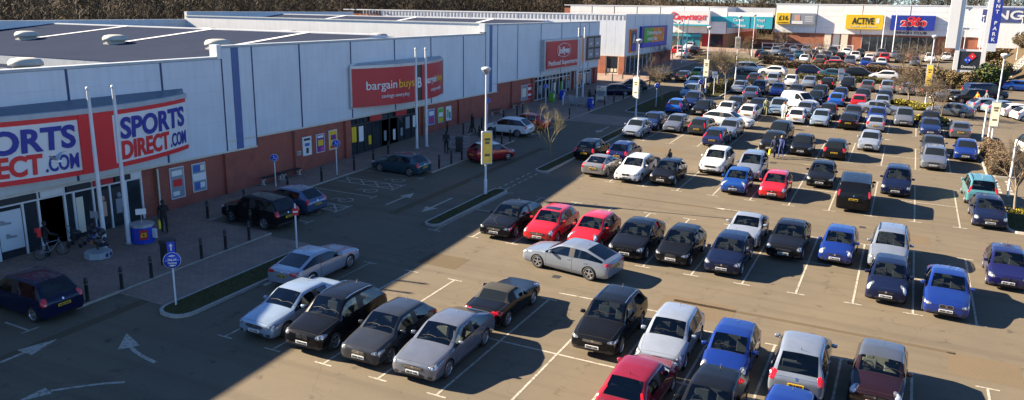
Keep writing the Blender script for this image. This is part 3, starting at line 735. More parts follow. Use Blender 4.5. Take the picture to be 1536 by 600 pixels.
ISL = [island('grass_island', -16.3, -14.6, -15.2, -6.0), island('grass_island', -13.15, -12.1, .5, 9.6, .45), island('grass_island', -13.1, -12.0, 15.5, 36.0, .45),
       island('grass_island', -16.2, -12.2, 45.0, 64.0, .8), island('grass_island', -12.1, -9.6, 60.5, 74.0, .9), island('grass_island', 16.75, 18.7, 31.0, 43.5, .6), island('grass_island', 16.8, 20.5, 15.6, 22.0, .8),
       island('grass_island', 11.6, 15.2, 52.5, 59.0, .8), island('grass_island', 9.0, 14.4, 62.6, 69, .8), island('grass_island', -19, 12, 86.6, 89.6, .6), island('grass_island', -10, 20, 100.6, 105, .6), island('grass_island', -24, -13, 104, 116, .9)]
# grass blades on the islands, as one mass
def grass_mass():
    b = MB()
    for ins in ISL[:5]+ISL[5:8]:
        xs = [p[0] for p in ins]; ys = [p[1] for p in ins]; a = (max(xs)-min(xs))*(max(ys)-min(ys))
        for _ in range(int(min(1600, a*60))):
            x = rnd.uniform(min(xs)+.1, max(xs)-.1); y = rnd.uniform(min(ys)+.15, max(ys)-.15); z = gz(x, y)+.13
            w = rnd.uniform(0, 6.28); h = rnd.uniform(.03, .10); s = .02
            dx, dy = math.cos(w)*s, math.sin(w)*s; lx, ly = rnd.uniform(-.04, .04), rnd.uniform(-.04, .04)
            b.add([(x-dx, y-dy, z), (x+dx, y+dy, z), (x+lx, y+ly, z+h)], [(0, 1, 2)])
    tag(b.build('grass', GRASS), 'short rough grass growing on the kerbed islands', 'grass', kind='stuff')
grass_mass()

# ---------------------------------------------------------------- painted markings (thin sheets above the asphalt)
MK = .010
def mark(b, x0, y0, x1, y1, w=.10):
    d = Vector((x1-x0, y1-y0)).normalized(); n = Vector((-d.y, d.x))*w/2
    pts = [(x0-n.x, y0-n.y), (x1-n.x, y1-n.y), (x1+n.x, y1+n.y), (x0+n.x, y0+n.y)]
    b.add([(x, y, gz(x, y)+MK) for x, y in pts], [(0, 1, 2, 3)])
def mpoly(b, pts, h=MK): b.add([(x, y, gz(x, y)+h) for x, y in pts], [tuple(range(len(pts)))])
BW = 2.4
ROWS = [('R0', -15.45, -10.71, -5.98, -10, 6), ('R1', 0.0, 4.76, 9.24, -5, 6), ('R2', 15.32, 20.3, 25.1, -5, 6), ('R3', 30.88, 35.31, 39.67, -5, 6), ('R4', 46.2, 50.9, 55.6, -6, 6), ('R5', 61.4, 66.0, 70.6, -2, 4), ('R6', 77.0, 77.0, 81.8, -6, 6)]
def bay_rows():
    for nm, y0, ym, y1, n0, n1 in ROWS:
        b = MB()
        for n in range(n0, n1+1):
            x = BW*n
            if nm == 'R0' and n < -5: continue
            mark(b, x, y0+.05, x, y1-.05, .09)
            mark(b, x-.38, y0, x+.38, y0, .08); mark(b, x-.38, y1, x+.38, y1, .08)
        if ym != y0: 
            for n in range(max(n0, -5), n1): mark(b, BW*n+.05, ym, BW*n+BW-.05, ym, .09)
        o = b.build('bay_lines', LINE); tag(o, kind='structure')
bay_rows()
b = MB()
for n in (-6, -5): mark(b, BW*n, -10.7, BW*n, -6.0)
mark(b, -14.5, -10.7, -14.5, -6.2)
mark(b, BW*-6-.4, -6, BW*-6+.4, -6, .09)
# disabled bays
for y in (-2.2, 4.0, 9.7, 3.7): 
    if y != 3.7: mark(b, -23.7, y, -19.0, y); mark(b, -19.0, y-.4, -19.0, y+.4)
for y0, y1 in ((6.22, 7.35), (.3, 1.5), (27.6, 28.8), (31.5, 32.7)):
    mark(b, -23.7, y0, -19.0, y0); mark(b, -23.7, y1, -19.0, y1); mark(b, -19.0, y0-.3, -19, y1+.3)
    for k in range(4):
        xa, xb = -23.7+k*1.175, -23.7+(k+1)*1.175
        mark(b, xa, y0, xb, y1); mark(b, xa, y1, xb, y0)
def wheelchair(b, x, y):
    pts = [(x+.45*math.cos(w), y+.45*math.sin(w)) for w in [R(-160+28*k) for k in range(11)]]
    for p, q in zip(pts, pts[1:]): mark(b, *p, *q, .09)
    mark(b, x-.05, y+.1, x-.75, y+.1, .09); mark(b, x-.75, y+.1, x-.95, y-.35, .09); mark(b, x-.4, y+.1, x-.4, y-.3, .09)
for y in (-.6, 2.6, 5.2, 8.4, 10.5, 26, 30): wheelchair(b, -20.1, y)
tag(b.build('disabled_bay_markings', LINE), kind='structure')
b = MB()
def arrow(b, x, y0, y1, head=1.1, w=.15, hw=.42):
    s = 1 if y1 > y0 else -1; mark(b, x, y0, x, y1-s*head, w); mpoly(b, [(x-hw*s, y1-s*head), (x+hw*s, y1-s*head), (x, y1)])
arrow(b, -14.55, 6.3, 2.7); arrow(b, -17.3, 2.9, 6.1); arrow(b, -14.5, 35.9, 32.3); arrow(b, -17.4, -20.8, -18.6, 1.3); arrow(b, 1.5, 12.0, 12.0+.01) if False else None
def xarrow(b, x0, x1, y, head=.7, w=.09, hw=.17):
    s = 1 if x1 > x0 else -1; mark(b, x0, y, x1-s*head, y, w); mpoly(b, [(x1-s*head, y-hw*s), (x1-s*head, y+hw*s), (x1, y)])
xarrow(b, 3.7, .7, 12.4); xarrow(b, 4.2, 6.8, 28.3); xarrow(b, 7.6, 10.2, 43.0)
# curved turning arrows at the mouth of the lane
cv = [(-12.56, -18.2), (-13.3, -18.1), (-13.9, -17.95), (-14.4, -17.75)]
for p, q in zip(cv, cv[1:]): mark(b, *p, *q, .16)
mpoly(b, [(-14.62, -18.15), (-14.22, -17.5), (-15.55, -17.02)])
cv = [(-12.3, -19.7), (-12.9, -20.15), (-13.5, -20.75), (-13.95, -21.25)]
for p, q in zip(cv, cv[1:]): mark(b, *p, *q, .13)
mpoly(b, [(-14.3, -21.2), (-13.75, -21.35), (-14.25, -22.3)])
for k in range(6):
    y = 9.9+k*.9; mark(b, -13.1, y, -13.1, y+.55, .1); mark(b, -12.55, y+.1, -12.55, y+.65, .1)
for k in range(5): 
    y = 30.2-k*.95; mark(b, 17.25, y-.6, 17.25, y, .22); mark(b, 17.95, y-.6, 17.95, y, .22)
mark(b, -20.6, -18.6, -19.05, -18.63); mark(b, -19.05, -18.95, -19.03, -18.2)
mark(b, -2.3, -5.1, 2.4, -5.0, .09)
tag(b.build('road_arrows', LINE), kind='structure')
# patched trenches in the tarmac
PATCH = ground_mat('tarmac_patch', ((.080, .063, .042), (.100, .078, .051), (.118, .090, .058)), 14., .7, .9, .3); PATCH2 = ground_mat('tarmac_patch_pale', ((.100, .078, .052), (.130, .100, .066), (.15, .115, .075)), 14., .7, .9, .3)
for mt_, rects in ((PATCH, ((-15.9, 12.5, .55, 22), (-17.6, -20, .5, 12), (-2.0, 12.2, 9, .28), (8.0, -3.4, 11, .26), (-9.0, -4.0, 2.2, 1.6), (5.2, 28.0, 7, .4))), (PATCH2, ((3.6, -3.9, 3.2, 1.9), (11.5, 11.6, 2.6, 1.7), (-6.6, 27.6, 3.0, 1.6), (-18.0, 16, 1.4, 4), (14.4, -4.4, 2.4, 2.0)))):
    b = MB()
    for x, y, w_, h_ in rects: mpoly(b, [(x-w_/2, y-h_/2), (x+w_/2, y-h_/2), (x+w_/2, y+h_/2), (x-w_/2, y+h_/2)], .0065)
    tag(b.build('tarmac_patch', mt_), kind='structure')
# iron covers and a drain
b = MB()
for x, y, s in ((-18.3, -.5, .6), (-15.6, 11.2, .5), (9.3, 12.6, .35), (-3.2, -3.3, .4), (2.0, 27.6, .5)): mpoly(b, [(x-s/2, y-s/2), (x+s/2, y-s/2), (x+s/2, y+s/2), (x-s/2, y+s/2)], .007)
tag(b.build('drain_covers', DARKM), kind='structure')
# ================================================================ the parade of shops (facade on X = XF, facing +X)
XF = -27.3
def bx(name, mat, parent, x0, x1, y0, y1, z0, z1): return MB().box(x0, x1, y0, y1, z0, z1).build(name, mat, parent)
def planks(root, y0, y1, z0, z1, rows, xf=XF, mat=None, name='cladding_panel'):
    h = (z1-z0)/rows
    for k in range(rows):
        j = rnd.uniform(0, .002)
        bx(name, mat or CLAD, root, xf-.06, xf+.075+j, y0+.012, y1-.012, z0+k*h+.0022, z0+(k+1)*h-.0022)
def joints(root, ys, z0, z1, w=.13, xf=XF, mat=None):
    for y in ys: bx('joint_strip', mat or BLUEJ, root, xf-.06, xf+.095, y-w/2, y+w/2, z0, z1)
def gable_roof(root, x0, x1, y0, y1, zv, zr, parts=1):
    ym = (y0+y1)/2
    for a, b_, za, zb in ((y0, ym, zv, zr), (ym, y1, zr, zv)):
        m = MB(); m.add([(x0, a, za), (x1, a, za), (x1, b_, zb), (x0, b_, zb)], [(0, 1, 2, 3)]); m.build('roof', FELT, root)
        m = MB(); m.add([(x1-.01, y0, zv), (x1-.01, y1, zv), (x1-.01, ym, zr)], [(0, 1, 2)]); m.add([(x0+.01, y0, zv), (x0+.01, y1, zv), (x0+.01, ym, zr)], [(2, 1, 0)])
        if a == y0: m.build('roof_gable', CLAD2, root)
    bx('ridge_cap', WHITE, root, x0, x1, ym-.2, ym+.2, zr-.05, zr+.08)
    for x in [x1-7.2-11*k for k in range(4)]:
        if x < x0: break
        for s in (-1, 1):
            L_ = (y1-y0)/2; ya, yb = ym+s*.2, ym+s*(L_*.52)
            m = MB(); zc = lambda y: zr-(zr-zv)*abs(y-ym)/L_
            m.add([(x-.32, ya, zc(ya)+.04), (x+.32, ya, zc(ya)+.04), (x+.32, yb, zc(yb)+.04), (x-.32, yb, zc(yb)+.04)], [(0, 1, 2, 3) if s > 0 else (3, 2, 1, 0)]); m.build('rooflight', WHITE, root)
            v = MB(); yv = ym+s*L_*.58; z = zc(yv)
            v.box(x-.5, x+.5, yv-.5, yv+.5, z-.15, z+.20); v.box(x-.62, x+.62, yv-.62, yv+.62, z-.08, z+.05); v.lathe([(.80, .22), (.92, .26), (.92, .42), (.78, .60), (.45, .68), (0, .70)], 16, 0, c=(x, yv, z))
            v.lathe([(0, .22), (.80, .22)], 16, 0, c=(x, yv, z)); v.build('roof_vent', VENT, root)
def store(label, y0, y1, zb, zt, roof_y, xback=-68):
    root = empty('retail_store', (XF, (y0+y1)/2, gz(XF, (y0+y1)/2)), label=label, cat='shop', group='shops in the long parade')
    root.matrix_world = Matrix.Identity(4); return root
def curved_sign(name, label, ya, yb, z0, z1, bulge, xf=XF+.1):
    """a sign board that bows out from the wall; returns root and arc(y)"""
    yc, hw = (ya+yb)/2, (yb-ya)/2
    return empty(name, label=label, cat='sign', group='fascia signs on the shops'), (lambda y: xf + .12 + bulge*(1-((y-yc)/hw)**2))
def arc_board(root, nm, arc, ya, yb, z0, z1, mat, n=10, th=.12, off=0.0):
    b = MB(); ys = np.linspace(ya, yb, n+1)
    f = [(arc(y)+off, y, z) for y in ys for z in (z0, z1)]; k = [(arc(y)+off-th, y, z) for y in ys for z in (z0, z1)]
    b.add(f, [(2*i, 2*i+2, 2*i+3, 2*i+1) for i in range(n)], 0, True); b.add(k, [(2*i+1, 2*i+3, 2*i+2, 2*i) for i in range(n)], 0, True)
    b.add(f+k, [(2*i+1, 2*i+3, 2*n+2+2*i+3, 2*n+2+2*i+1) for i in range(n)] + [(2*i+2, 2*i, 2*n+2+2*i, 2*n+2+2*i+2) for i in range(n)] + [(0, 1, 2*n+3, 2*n+2), (2*n+1, 2*n, 4*n+2, 4*n+3)])
    return b.build(nm, mat, root)
def arc_text(root, s, arc, yc, zc, h, mat, bold=.0, shear=0., fit=None, off=.03, name='lettering'):
    me = text_mesh(s, h, .012, bold, shear, fit); me.materials.append(mat)
    for v in me.vertices:
        y = yc+v.co.x; z = zc+v.co.y; v.co = (arc(y)+off+v.co.z, y, z)
    me.update(); return tag(link(name, me, root), kind='stuff')
def ftext(root, s, x, y, z, h, mat, bold=0., shear=0., fit=None, face='X', ext=.01, name='lettering'):
    me = text_mesh(s, h, ext, bold, shear, fit); me.materials.append(mat)
    o = link(name, me, root, (x, y, z)); o.rotation_euler = (R(90), 0, R(90)) if face == 'X' else (R(90), 0, 0); return tag(o, kind='stuff')

# ---- the three units
def unit(label, y0, y1, zb, zt, cols, skip, pil):
    root = store(label, y0, y1, zb, zt, 0); zr0 = zt-1.35
    bx('wall', COPING, root, -68, XF-.10, y0+.02, y1-.02, -3, zr0-.02)
    gable_roof(root, -68, XF-.42, y0, y1, zr0, zr0+1.6)
    bx('parapet', COPING, root, XF-.42, XF-.065, y0, y1, zb, zt-.10); bx('coping', COPING, root, XF-.45, XF+.12, y0, y1, zt-.10, zt+.04)
    bx('rear_parapet', CLAD2, root, -68.4, -68, y0, y1, zr0-1, zr0+1.95)
    ys = [y0]
    for a, b_ in skip: ys += [a, b_]
    ys.append(y1)
    for a, b_ in zip(ys[::2], ys[1::2]):
        if b_-a > .1: bx('brick_wall', BRICK, root, XF-.10, XF, a, b_, -1.5, zb-.02)
    for y in pil: bx('pilaster', BRICK, root, XF-.05, XF+.20, y-.32, y+.32, -1.5, zb-.03)
    bx('soffit_trim', SOFFIT, root, XF-.08, XF+.085, y0, y1, zb-.02, zb+.10)
    for a, b_ in zip(cols, cols[1:]): planks(root, a, b_, zb+.10, zt-.12, 6)
    joints(root, cols[1:-1], zb+.10, zt-.12); return root
u1 = unit('low white clad shop with red brick base nearest the camera', -34.5, 0.0, 3.17, 9.1, [-34.5, -27.5, -21.7, -15.9, -10.19, -4.48, 0.0], [(-22.5, -6.4)], [-5.2, .0])
u2 = unit('middle white clad shop with bowed red sign over its entrance', 0.0, 34.4, 3.8, 9.75, [2.6, 7.09, 12.81, 18.6, 24.2, 29.97, 34.4], [(12.6, 22.2)], [6.4, 12.1, 22.9, 29.3])
u3 = unit('far white clad shop of the parade with flat red sign', 34.4, 67.0, 4.65, 10.65, [37.0, 41.7, 47.76, 53.8, 59.86, 63.0, 67.0], [(46.4, 57.2), (59.2, 64.4)], [40.6, 45.8, 58.1, 65.6])
# stepped link bays with the blue band
for root, ya, yb, zb, zt in ((u2, 0.0, 2.6, 3.17, 9.75), (u3, 34.4, 37.0, 3.8, 10.65)):
    planks(root, ya+.02, ya+.85, zb+.1, zt-.12, 1); planks(root, ya+1.45, yb, zb+.1, zt-.12, 1)
    bx('blue_band', BLUEB, root, XF-.05, XF+.09, ya+.86, ya+1.44, zb+.1, zt-.12); joints(root, (ya+.03, yb), zb+.1, zt-.12, .10)
    bx('parapet_end', WHITE, root, XF-.46, XF+.16, ya-.35, ya, zt-.75, zt+.10)
    bx('link_trim', SOFFIT, root, XF-.09, XF+.10, ya, yb, zb-.02, zb+.1)
bx('side_parapet', CLAD2, u3, -68, XF-.46, 34.15, 34.38, 7.5, 10.70)
bx('side_coping', COPING, u3, -68, XF-.46, 34.08, 34.45, 10.70, 10.82)
# drain pipes
for root, y, zb in ((u1, -5.49, 3.1), (u2, 22.8, 3.75), (u3, 57.85, 4.6)):
    b = MB(); b.tube([(XF+.28, y, gz(XF, y)+.1), (XF+.28, y, zb)], .055, 8); b.build('drain_pipe', SOFFIT, root)

# ---- shop fronts: each pane, frame and door
def shopfront(root, ys, zb, z1, doors=(), frame=WHITE, mull=.09, transom=.55, xg=XF-.06):
    y0, y1 = ys[0], ys[-1]; zf = gz(XF, y0)+KH
    for k, (a, b_) in enumerate(zip(ys, ys[1:])):
        bx('shop_door' if k in doors else 'shop_window', GLAZE, root, xg-.04, xg-(.10 if k in doors else 0)+.0+(.012 if k % 2 else 0), a+mull/2, b_-mull/2, zf+.10, z1-transom-.04)
        bx('fanlight', GLAZE, root, xg-.04, xg, a+mull/2, b_-mull/2, z1-transom+.04, z1-.06)
    for y in ys: bx('mullion', frame, root, xg-.05, xg+.08, y-mull/2, y+mull/2, zf-.1, z1)
    bx('transom', frame, root, xg-.05, xg+.07, y0, y1, z1-transom-.04, z1-transom+.04); bx('head_frame', frame, root, xg-.05, xg+.075, y0, y1, z1-.06, z1)
    bx('sill', frame, root, xg-.05, xg+.085, y0, y1, zf-.1, zf+.10)
shopfront(u1, [-22.5, -20.8, -19.1, -17.4, -16.0, -14.55, -13.2, -12.4, -11.0, -10.5, -9.4, -8.4, -7.4, -6.4], .1, 3.15, (7,), WHITE, .10, .42)
shopfront(u2, [12.6, 13.5, 14.4, 15.5, 16.6, 17.8, 19.0, 20.1, 21.1, 22.2], .7, 3.78, (4, 5), DARKM, .07, .5)
shopfront(u3, [46.4, 47.4, 48.5, 49.6, 50.7, 51.5, 52.6, 53.7, 54.8, 56.0, 57.2], 1.9, 4.62, (3, 7), WHITE, .09, .45)
shopfront(u3, [59.2, 60.9, 62.6, 64.4], 2.2, 4.5, (), WHITE, .10, .4)
# prints stuck inside the windows
def window_print(root, y0, y1, z0, z1, mat, xg=XF-.03): bx('window_print', mat, root, xg+.012, xg+.02, y0, y1, z0, z1)
LG = simple('pale_print', (.48, .52, .55), .5); 
window_print(u1, -15.9, -14.7, .55, 2.5, LG); window_print(u1, -14.45, -13.3, .55, 2.5, LG); window_print(u1, -10.4, -10.0, .5, 2.4, CREAM)
for k, (y, z) in enumerate(((-15.3, 2.1), (-15.2, 1.6), (-14.1, 1.9), (-15.4, 1.1), (-14.9, .8), (-13.9, 1.2))):
    b = MB(); b.add([(XF+.0, y-.26, z-.06), (XF+.0, y+.26, z-.08), (XF+.0, y+.27, z+.02), (XF+.0, y+.02, z+.05), (XF+.0, y-.13, z+.17), (XF+.0, y-.26, z+.17)], [(0, 1, 2, 3, 4, 5)]); b.build('shoe_print', REDS if k % 3 == 0 else GREYP, u1)
for y0, y1 in ((-9.3, -8.5), (-8.3, -7.5)):
    window_print(u1, y0, y1, .6, 2.5, BLACKS)
    b = MB(); yc = (y0+y1)/2
    b.lathe([(0, -.16), (.10, -.12), (.13, 0), (.10, .12), (0, .16)], 10, 0, 'Z', (XF+.0, yc, 2.05)); b.box(XF-.02, XF+.02, yc-.22, yc+.20, 1.05, 1.86); b.build('figure_print', SKIN if y0 < -9 else GREYP, u1)
for y0, y1, m, s in ((-17.2, -16.0, RED, ''), (-15.9, -14.7, RED, ''), (-14.5, -12.5, BLACKS, ''), (-12.3, -11.1, WHITES, ''), (-10.9, -9.6, BLACKS, ''), (-9.4, -8.2, RED, ''), (-8.1, -7.2, BLACKS, ''), (-7.1, -6.5, WHITES, '')):
    bx('brand_strip', m, u1, XF+.03, XF+.10, y0, y1, 2.80, 3.10)
window_print(u2, 12.75, 13.35, 1.95, 3.15, YELS); window_print(u2, 13.65, 14.25, 1.9, 3.1, WHITES); window_print(u2, 20.2, 20.8, 2.1, 3.1, GREYP); window_print(u2, 21.3, 21.9, 2.1, 3.1, WHITES)
for y0, y1 in ((15.0, 16.6), (18.6, 20.2)): bx('brand_strip', RED, u2, XF+.03, XF+.10, y0, y1, 3.35, 3.74)
for y, z, h, m in ((14.9, 1.5, 1.2, YELS), (17.0, 1.5, 1.4, GREYP), (18.3, 1.4, 1.5, WHITES), (19.4, 1.6, 1.1, GREYP)):   # goods inside the doors
    bx('window_print', m, u2, XF-.02, XF-.010, y, y+.35, z, z+h*.6)
for y, m in ((47.8, GREYP), (52.0, CREAM), (54.2, GREENS), (56.3, GREYP)): window_print(u3, y, y+.7, 2.6, 3.6, m)
for y, m in ((59.6, ORANGE), (61.4, CREAM), (63.0, GREYP)): window_print(u3, y, y+1.1, 2.7, 4.0, m)

# ---- fascia signs
sg, arc = curved_sign('shop_sign', 'bowed white sign with blue and red lettering and red borders', -17.3, -3.1, 3.96, 6.9, 1.55)
for a, b_ in ((-17.3, -11.05), (-9.15, -3.1)):
    arc_board(sg, 'panel', arc, a, b_, 4.18, 6.68, WHITES); arc_board(sg, 'border', arc, a, b_, 6.68, 6.92, REDS, off=.02); arc_board(sg, 'border', arc, a, b_, 3.94, 4.18, REDS, off=.02)
arc_board(sg, 'centre_panel', arc, -11.05, -9.15, 3.94, 6.92, REDS, 4, off=.05)
arc_board(sg, 'canopy', arc, -17.4, -3.0, 6.92, 7.16, COPING, off=.10, th=.3)
b = MB(); ys = np.linspace(-17.3, -3.1, 13)
b.add([(arc(y)-.05, y, 7.10) for y in ys]+[(XF+.1, y, 7.45) for y in ys], [(i, i+1, 14+i, 13+i) for i in range(12)]); b.add([(arc(y)-.05, y, 3.96) for y in ys]+[(XF+.05, y, 3.96) for y in ys], [(i+1, i, 13+i, 14+i) for i in range(12)], 1); b.build('canopy_roof', [CANOPY, SOFFIT], sg)
for yc in (-14.0, -6.15):
    arc_text(sg, 'SPORTS', arc, yc+.1, 5.94, 1.04, BLUES, .05, .06, 5.3); arc_text(sg, 'DIRECT', arc, yc-.75, 4.80, .90, REDS, .05, .06, 3.7); arc_text(sg, '.COM', arc, yc+2.0, 4.72, .72, BLUES, .022, .06, 1.62)
sg, arc = curved_sign('shop_sign', 'bowed crimson sign with white and gold lettering', 12.6, 25.9, 4.68, 7.62, 1.6)
for a, b_ in ((12.6, 19.2), (20.0, 25.9)): arc_board(sg, 'panel', arc, a, b_, 4.68, 7.62, RED)
arc_board(sg, 'centre_panel', arc, 19.2, 20.0, 4.68, 7.62, BLACKS, 3, off=-.05); arc_board(sg, 'canopy', arc, 12.5, 26.0, 7.62, 7.84, STEEL, off=.06, th=.25)
bx('side_frame', STEEL, sg, XF+.05, arc(12.6)+.05, 12.4, 12.6, 4.6, 7.75); bx('side_frame', STEEL, sg, XF+.05, arc(25.9)+.05, 25.9, 26.05, 4.6, 7.75)
b = MB(); ys = np.linspace(12.6, 25.9, 13)
b.add([(arc(y)-.05, y, 7.78) for y in ys]+[(XF+.1, y, 8.0) for y in ys], [(i, i+1, 14+i, 13+i) for i in range(12)]); b.add([(arc(y)-.05, y, 4.70) for y in ys]+[(XF+.05, y, 4.70) for y in ys], [(i+1, i, 13+i, 14+i) for i in range(12)], 1); b.build('canopy_roof', [STEEL, SOFFIT], sg)
arc_text(sg, 'bargain', arc, 15.2, 6.30, .66, WHITES, .003, 0, 2.9); arc_text(sg, 'buys', arc, 17.85, 6.30, .66, GOLD, .003, 0, 1.9); arc_text(sg, 'savings everyday', arc, 16.6, 5.42, .30, WHITES, .0, 0, 3.0)
arc_text(sg, 'bargain', arc, 21.9, 6.30, .62, WHITES, .012, 0, 2.6); arc_text(sg, 'buys', arc, 24.3, 6.30, .62, GOLD, .012, 0, 1.7); arc_text(sg, 'savings everyday', arc, 23.1, 5.42, .30, WHITES, .0, 0, 2.8)
arc_text(sg, 'B', arc, 19.6, 6.2, .8, WHITES, .03, off=.02)
sg = empty('shop_sign', label='flat red pet food superstore sign with white oval logo', cat='sign', group='fascia signs on the shops')
bx('box_frame', STEEL, sg, XF+.08, XF+.62, 47.6, 59.4, 5.25, 8.75); bx('panel', RED, sg, XF+.62, XF+.70, 48.1, 58.2, 5.45, 8.55)
b = MB(); pts = [(XF+.72, 53.2+2.05*math.cos(w), 7.45+.80*math.sin(w)) for w in [2*math.pi*k/28 for k in range(29)]]; b.tube(pts, .035, 5); b.build('oval', WHITES, sg)
ftext(sg, 'Jollyes', XF+.71, 53.2, 7.45, .72, WHITES, .035, .15, 3.5); ftext(sg, 'Petfood Superstore', XF+.71, 53.2, 6.05, .52, WHITES, .012, 0, 9.0)
sg = empty('shop_sign', label='dark panelled sign at the far corner of the parade', cat='sign', group='fascia signs on the shops')
bx('box_frame', STEEL, sg, XF+.08, XF+.36, 59.7, 66.8, 5.6, 8.9); bx('side_panel', ORANGE, sg, XF+.36, XF+.40, 59.9, 61.2, 5.7, 8.8); bx('panel', BLACKS, sg, XF+.36, XF+.42, 61.5, 66.6, 5.75, 8.8)
for y in (62.0, 64.4):
    for z in (6.0, 7.4): bx('tile', GREYP, sg, XF+.42, XF+.45, y, y+1.9, z, z+1.15); ftext(sg, 'treat' if z < 7 else 'walk', XF+.455, y+.95, z+.5, .3, WHITES, .01)

# ---- wall posters: frame and print
def poster(label, y0, y1, z0, z1, main, blocks):
    r_ = empty('poster', label=label, cat='poster', group='posters on the brick walls')
    bx('frame', WHITE, r_, XF+.005, XF+.05, y0-.05, y1+.05, z0-.05, z1+.05); bx('print', main, r_, XF+.05, XF+.056, y0, y1, z0, z1)
    for a, b_, c, d, m in blocks: bx('print_block', m, r_, XF+.056, XF+.060, y0+(y1-y0)*a, y0+(y1-y0)*b_, z0+(z1-z0)*c, z0+(z1-z0)*d)
poster('left of two tall posters, red and grey car picture', -4.43, -3.5, 1.1, 2.86, GREYP, [(.1, .9, .74, .92, WHITES), (.15, .85, .38, .62, REDS), (.1, .6, .08, .22, WHITES)])
poster('right of two tall posters, white band across blue picture', -2.8, -1.85, 1.2, 2.83, GREYP, [(.0, 1, .38, .66, WHITES), (.05, .6, .72, .97, ROYALP), (.62, .95, .74, .95, CREAM), (.1, .5, .05, .32, ROYALP), (.55, .9, .1, .3, WHITES)])
poster('white poster with black figure left of the bowed red sign', 7.1, 7.95, 1.85, 3.1, WHITES, [(.1, .9, .82, .95, BLACKS), (.35, .65, .08, .4, BLACKS), (.2, .8, .5, .68, ROYALP)])
poster('purple poster with yellow splash on the middle shop wall', 8.58, 9.4, 1.85, 3.1, PURP, [(.15, .85, .35, .7, YELS), (.1, .9, .82, .95, WHITES), (.5, .95, .05, .25, PINK)])
poster('yellow poster with purple block on the middle shop wall', 10.0, 10.86, 1.85, 3.2, YELS, [(.2, .9, .5, .78, PURP), (.1, .9, .05, .2, REDS)])
poster('narrow white poster on the pilaster beside the dark entrance', 12.0, 12.45, 2.0, 3.04, WHITES, [(.1, .9, .05, .3, PURP), (.2, .8, .6, .8, GOLD)])
poster('blue poster right of the flagpoles on brick wall', 23.75, 24.75, 2.0, 3.3, ROYALP, [(.1, .9, .6, .9, WHITES), (.3, .7, .1, .5, REDS)])
poster('green and yellow poster, middle of three right of flagpoles', 25.45, 26.26, 2.0, 3.27, GREENS, [(.1, .9, .4, .7, WHITES), (.1, .9, .05, .3, YELS)])
poster('white and green poster, last of three right of flagpoles', 26.87, 27.7, 2.03, 3.27, WHITES, [(.1, .45, .2, .8, GREENS), (.55, .9, .1, .6, ROYALP)])
poster('grey poster beside the pet shop entrance', 42.95, 44.2, 2.35, 3.92, GREYP, [(.1, .9, .2, .8, CREAM)])
poster('red poster beside the pet shop entrance', 44.5, 45.6, 2.36, 3.95, RED, [(.1, .9, .6, .8, WHITES), (.1, .9, .2, .35, WHITES)])
r_ = empty('wall_plaque', label='small grey plaque on brick wall left of posters', cat='plaque'); bx('plate', STEEL, r_, XF+.21, XF+.24, 6.25, 6.65, 2.0, 2.3); bx('plate_face', GREYP, r_, XF+.24, XF+.245, 6.30, 6.60, 2.05, 2.25)

# ---- supermarket block beyond the side lane
ald = empty('supermarket_building', label='white clad supermarket with red brick corner beyond the side lane', cat='supermarket')
AX, AY = -27.1, 77.4
bx('wall', BRICKX, ald, -78, AX-.1, AY+.1, 103.4, -2, 11.0)
bx('roof', FELT, ald, -78, AX-.45, AY+.45, 103.0, 11.0, 11.06)
bx('coping', WHITE, ald, -78, AX+.10, AY-.10, AY+.45, 11.45, 11.62); bx('coping', WHITE, ald, AX-.45, AX+.10, AY+.45, 103.5, 11.45, 11.62)
for k in range(10):       # south side, lit by the sun
    xa = AX-.02-k*4.3; 
    for q in range(3): bx('cladding_panel', CLAD, ald, xa-4.28+q*1.43, xa-4.28+(q+1)*1.43-.02, AY-.06, AY+.09, 5.62, 11.44)
    bx('joint_strip', DARKM, ald, xa-4.32, xa-4.27, AY-.07, AY, 5.62, 11.44)
m = MB()
for k in range(76): m.box(AX-.3-k*.62, AX-.05-k*.62, AY-.085, AY-.06, 10.75, 11.40)
tag(m.build('coping_ribs', GREYP, ald), kind='stuff')
bx('corner_trim', WHITE, ald, AX-.12, AX+.07, AY-.07, AY+.10, 5.62, 11.44); bx('soffit_trim', SOFFIT, ald, -78, AX+.09, AY-.08, AY+.1, 5.5, 5.62)
for k in range(6):
    ya = AY+.12+k*4.34
    for q in range(3): bx('cladding_panel', CLAD, ald, AX-.09, AX+.06, ya+q*1.44, ya+(q+1)*1.44-.02, 5.62, 11.44)
    bx('joint_strip', BLUEJ, ald, AX-.05, AX+.075, ya+4.30, ya+4.36, 5.62, 11.44)
bx('soffit_trim', SOFFIT, ald, AX-.1, AX+.09, AY+.1, 103.4, 5.5, 5.62)
for x in (-27.4, -30.3, -34, -38, -42): bx('pilaster', BRICKX, ald, x-.45, x+.45, AY-.18, AY+.1, -1, 5.5)
bx('side_window', GLAZE, ald, -29.75, -27.95, AY-.04, AY+.1, gz(-29, AY)+.25, 5.3); 
for x in (-29.8, -27.9): bx('window_frame', CREAM, ald, x-.06, x+.06, AY-.09, AY+.1, gz(-29, AY)+.1, 5.45)
bx('window_frame', CREAM, ald, -29.8, -27.9, AY-.08, AY+.1, gz(-29, AY)+.1, gz(-29, AY)+.25)
for k in range(3): bx('shelf', CREAM, ald, -29.6+k*.55, -29.2+k*.55, AY-.055, AY-.04, gz(-29, AY)+.4, gz(-29, AY)+.9)
ys = [AY+1.0+2.1*k for k in range(7)]
for k, (a, b_) in enumerate(zip(ys, ys[1:])): bx('shop_window', GLAZE, ald, AX-.1, AX-.02, a+.05, b_-.05, gz(AX, a)+.3, 5.4); 
for y in ys: bx('mullion', WHITE, ald, AX-.1, AX+.04, y-.05, y+.05, gz(AX, y), 5.5)
bx('brick_wall', BRICK, ald, AX-.1, AX-.01, ys[-1]+.06, 103.3, 0, 5.5)
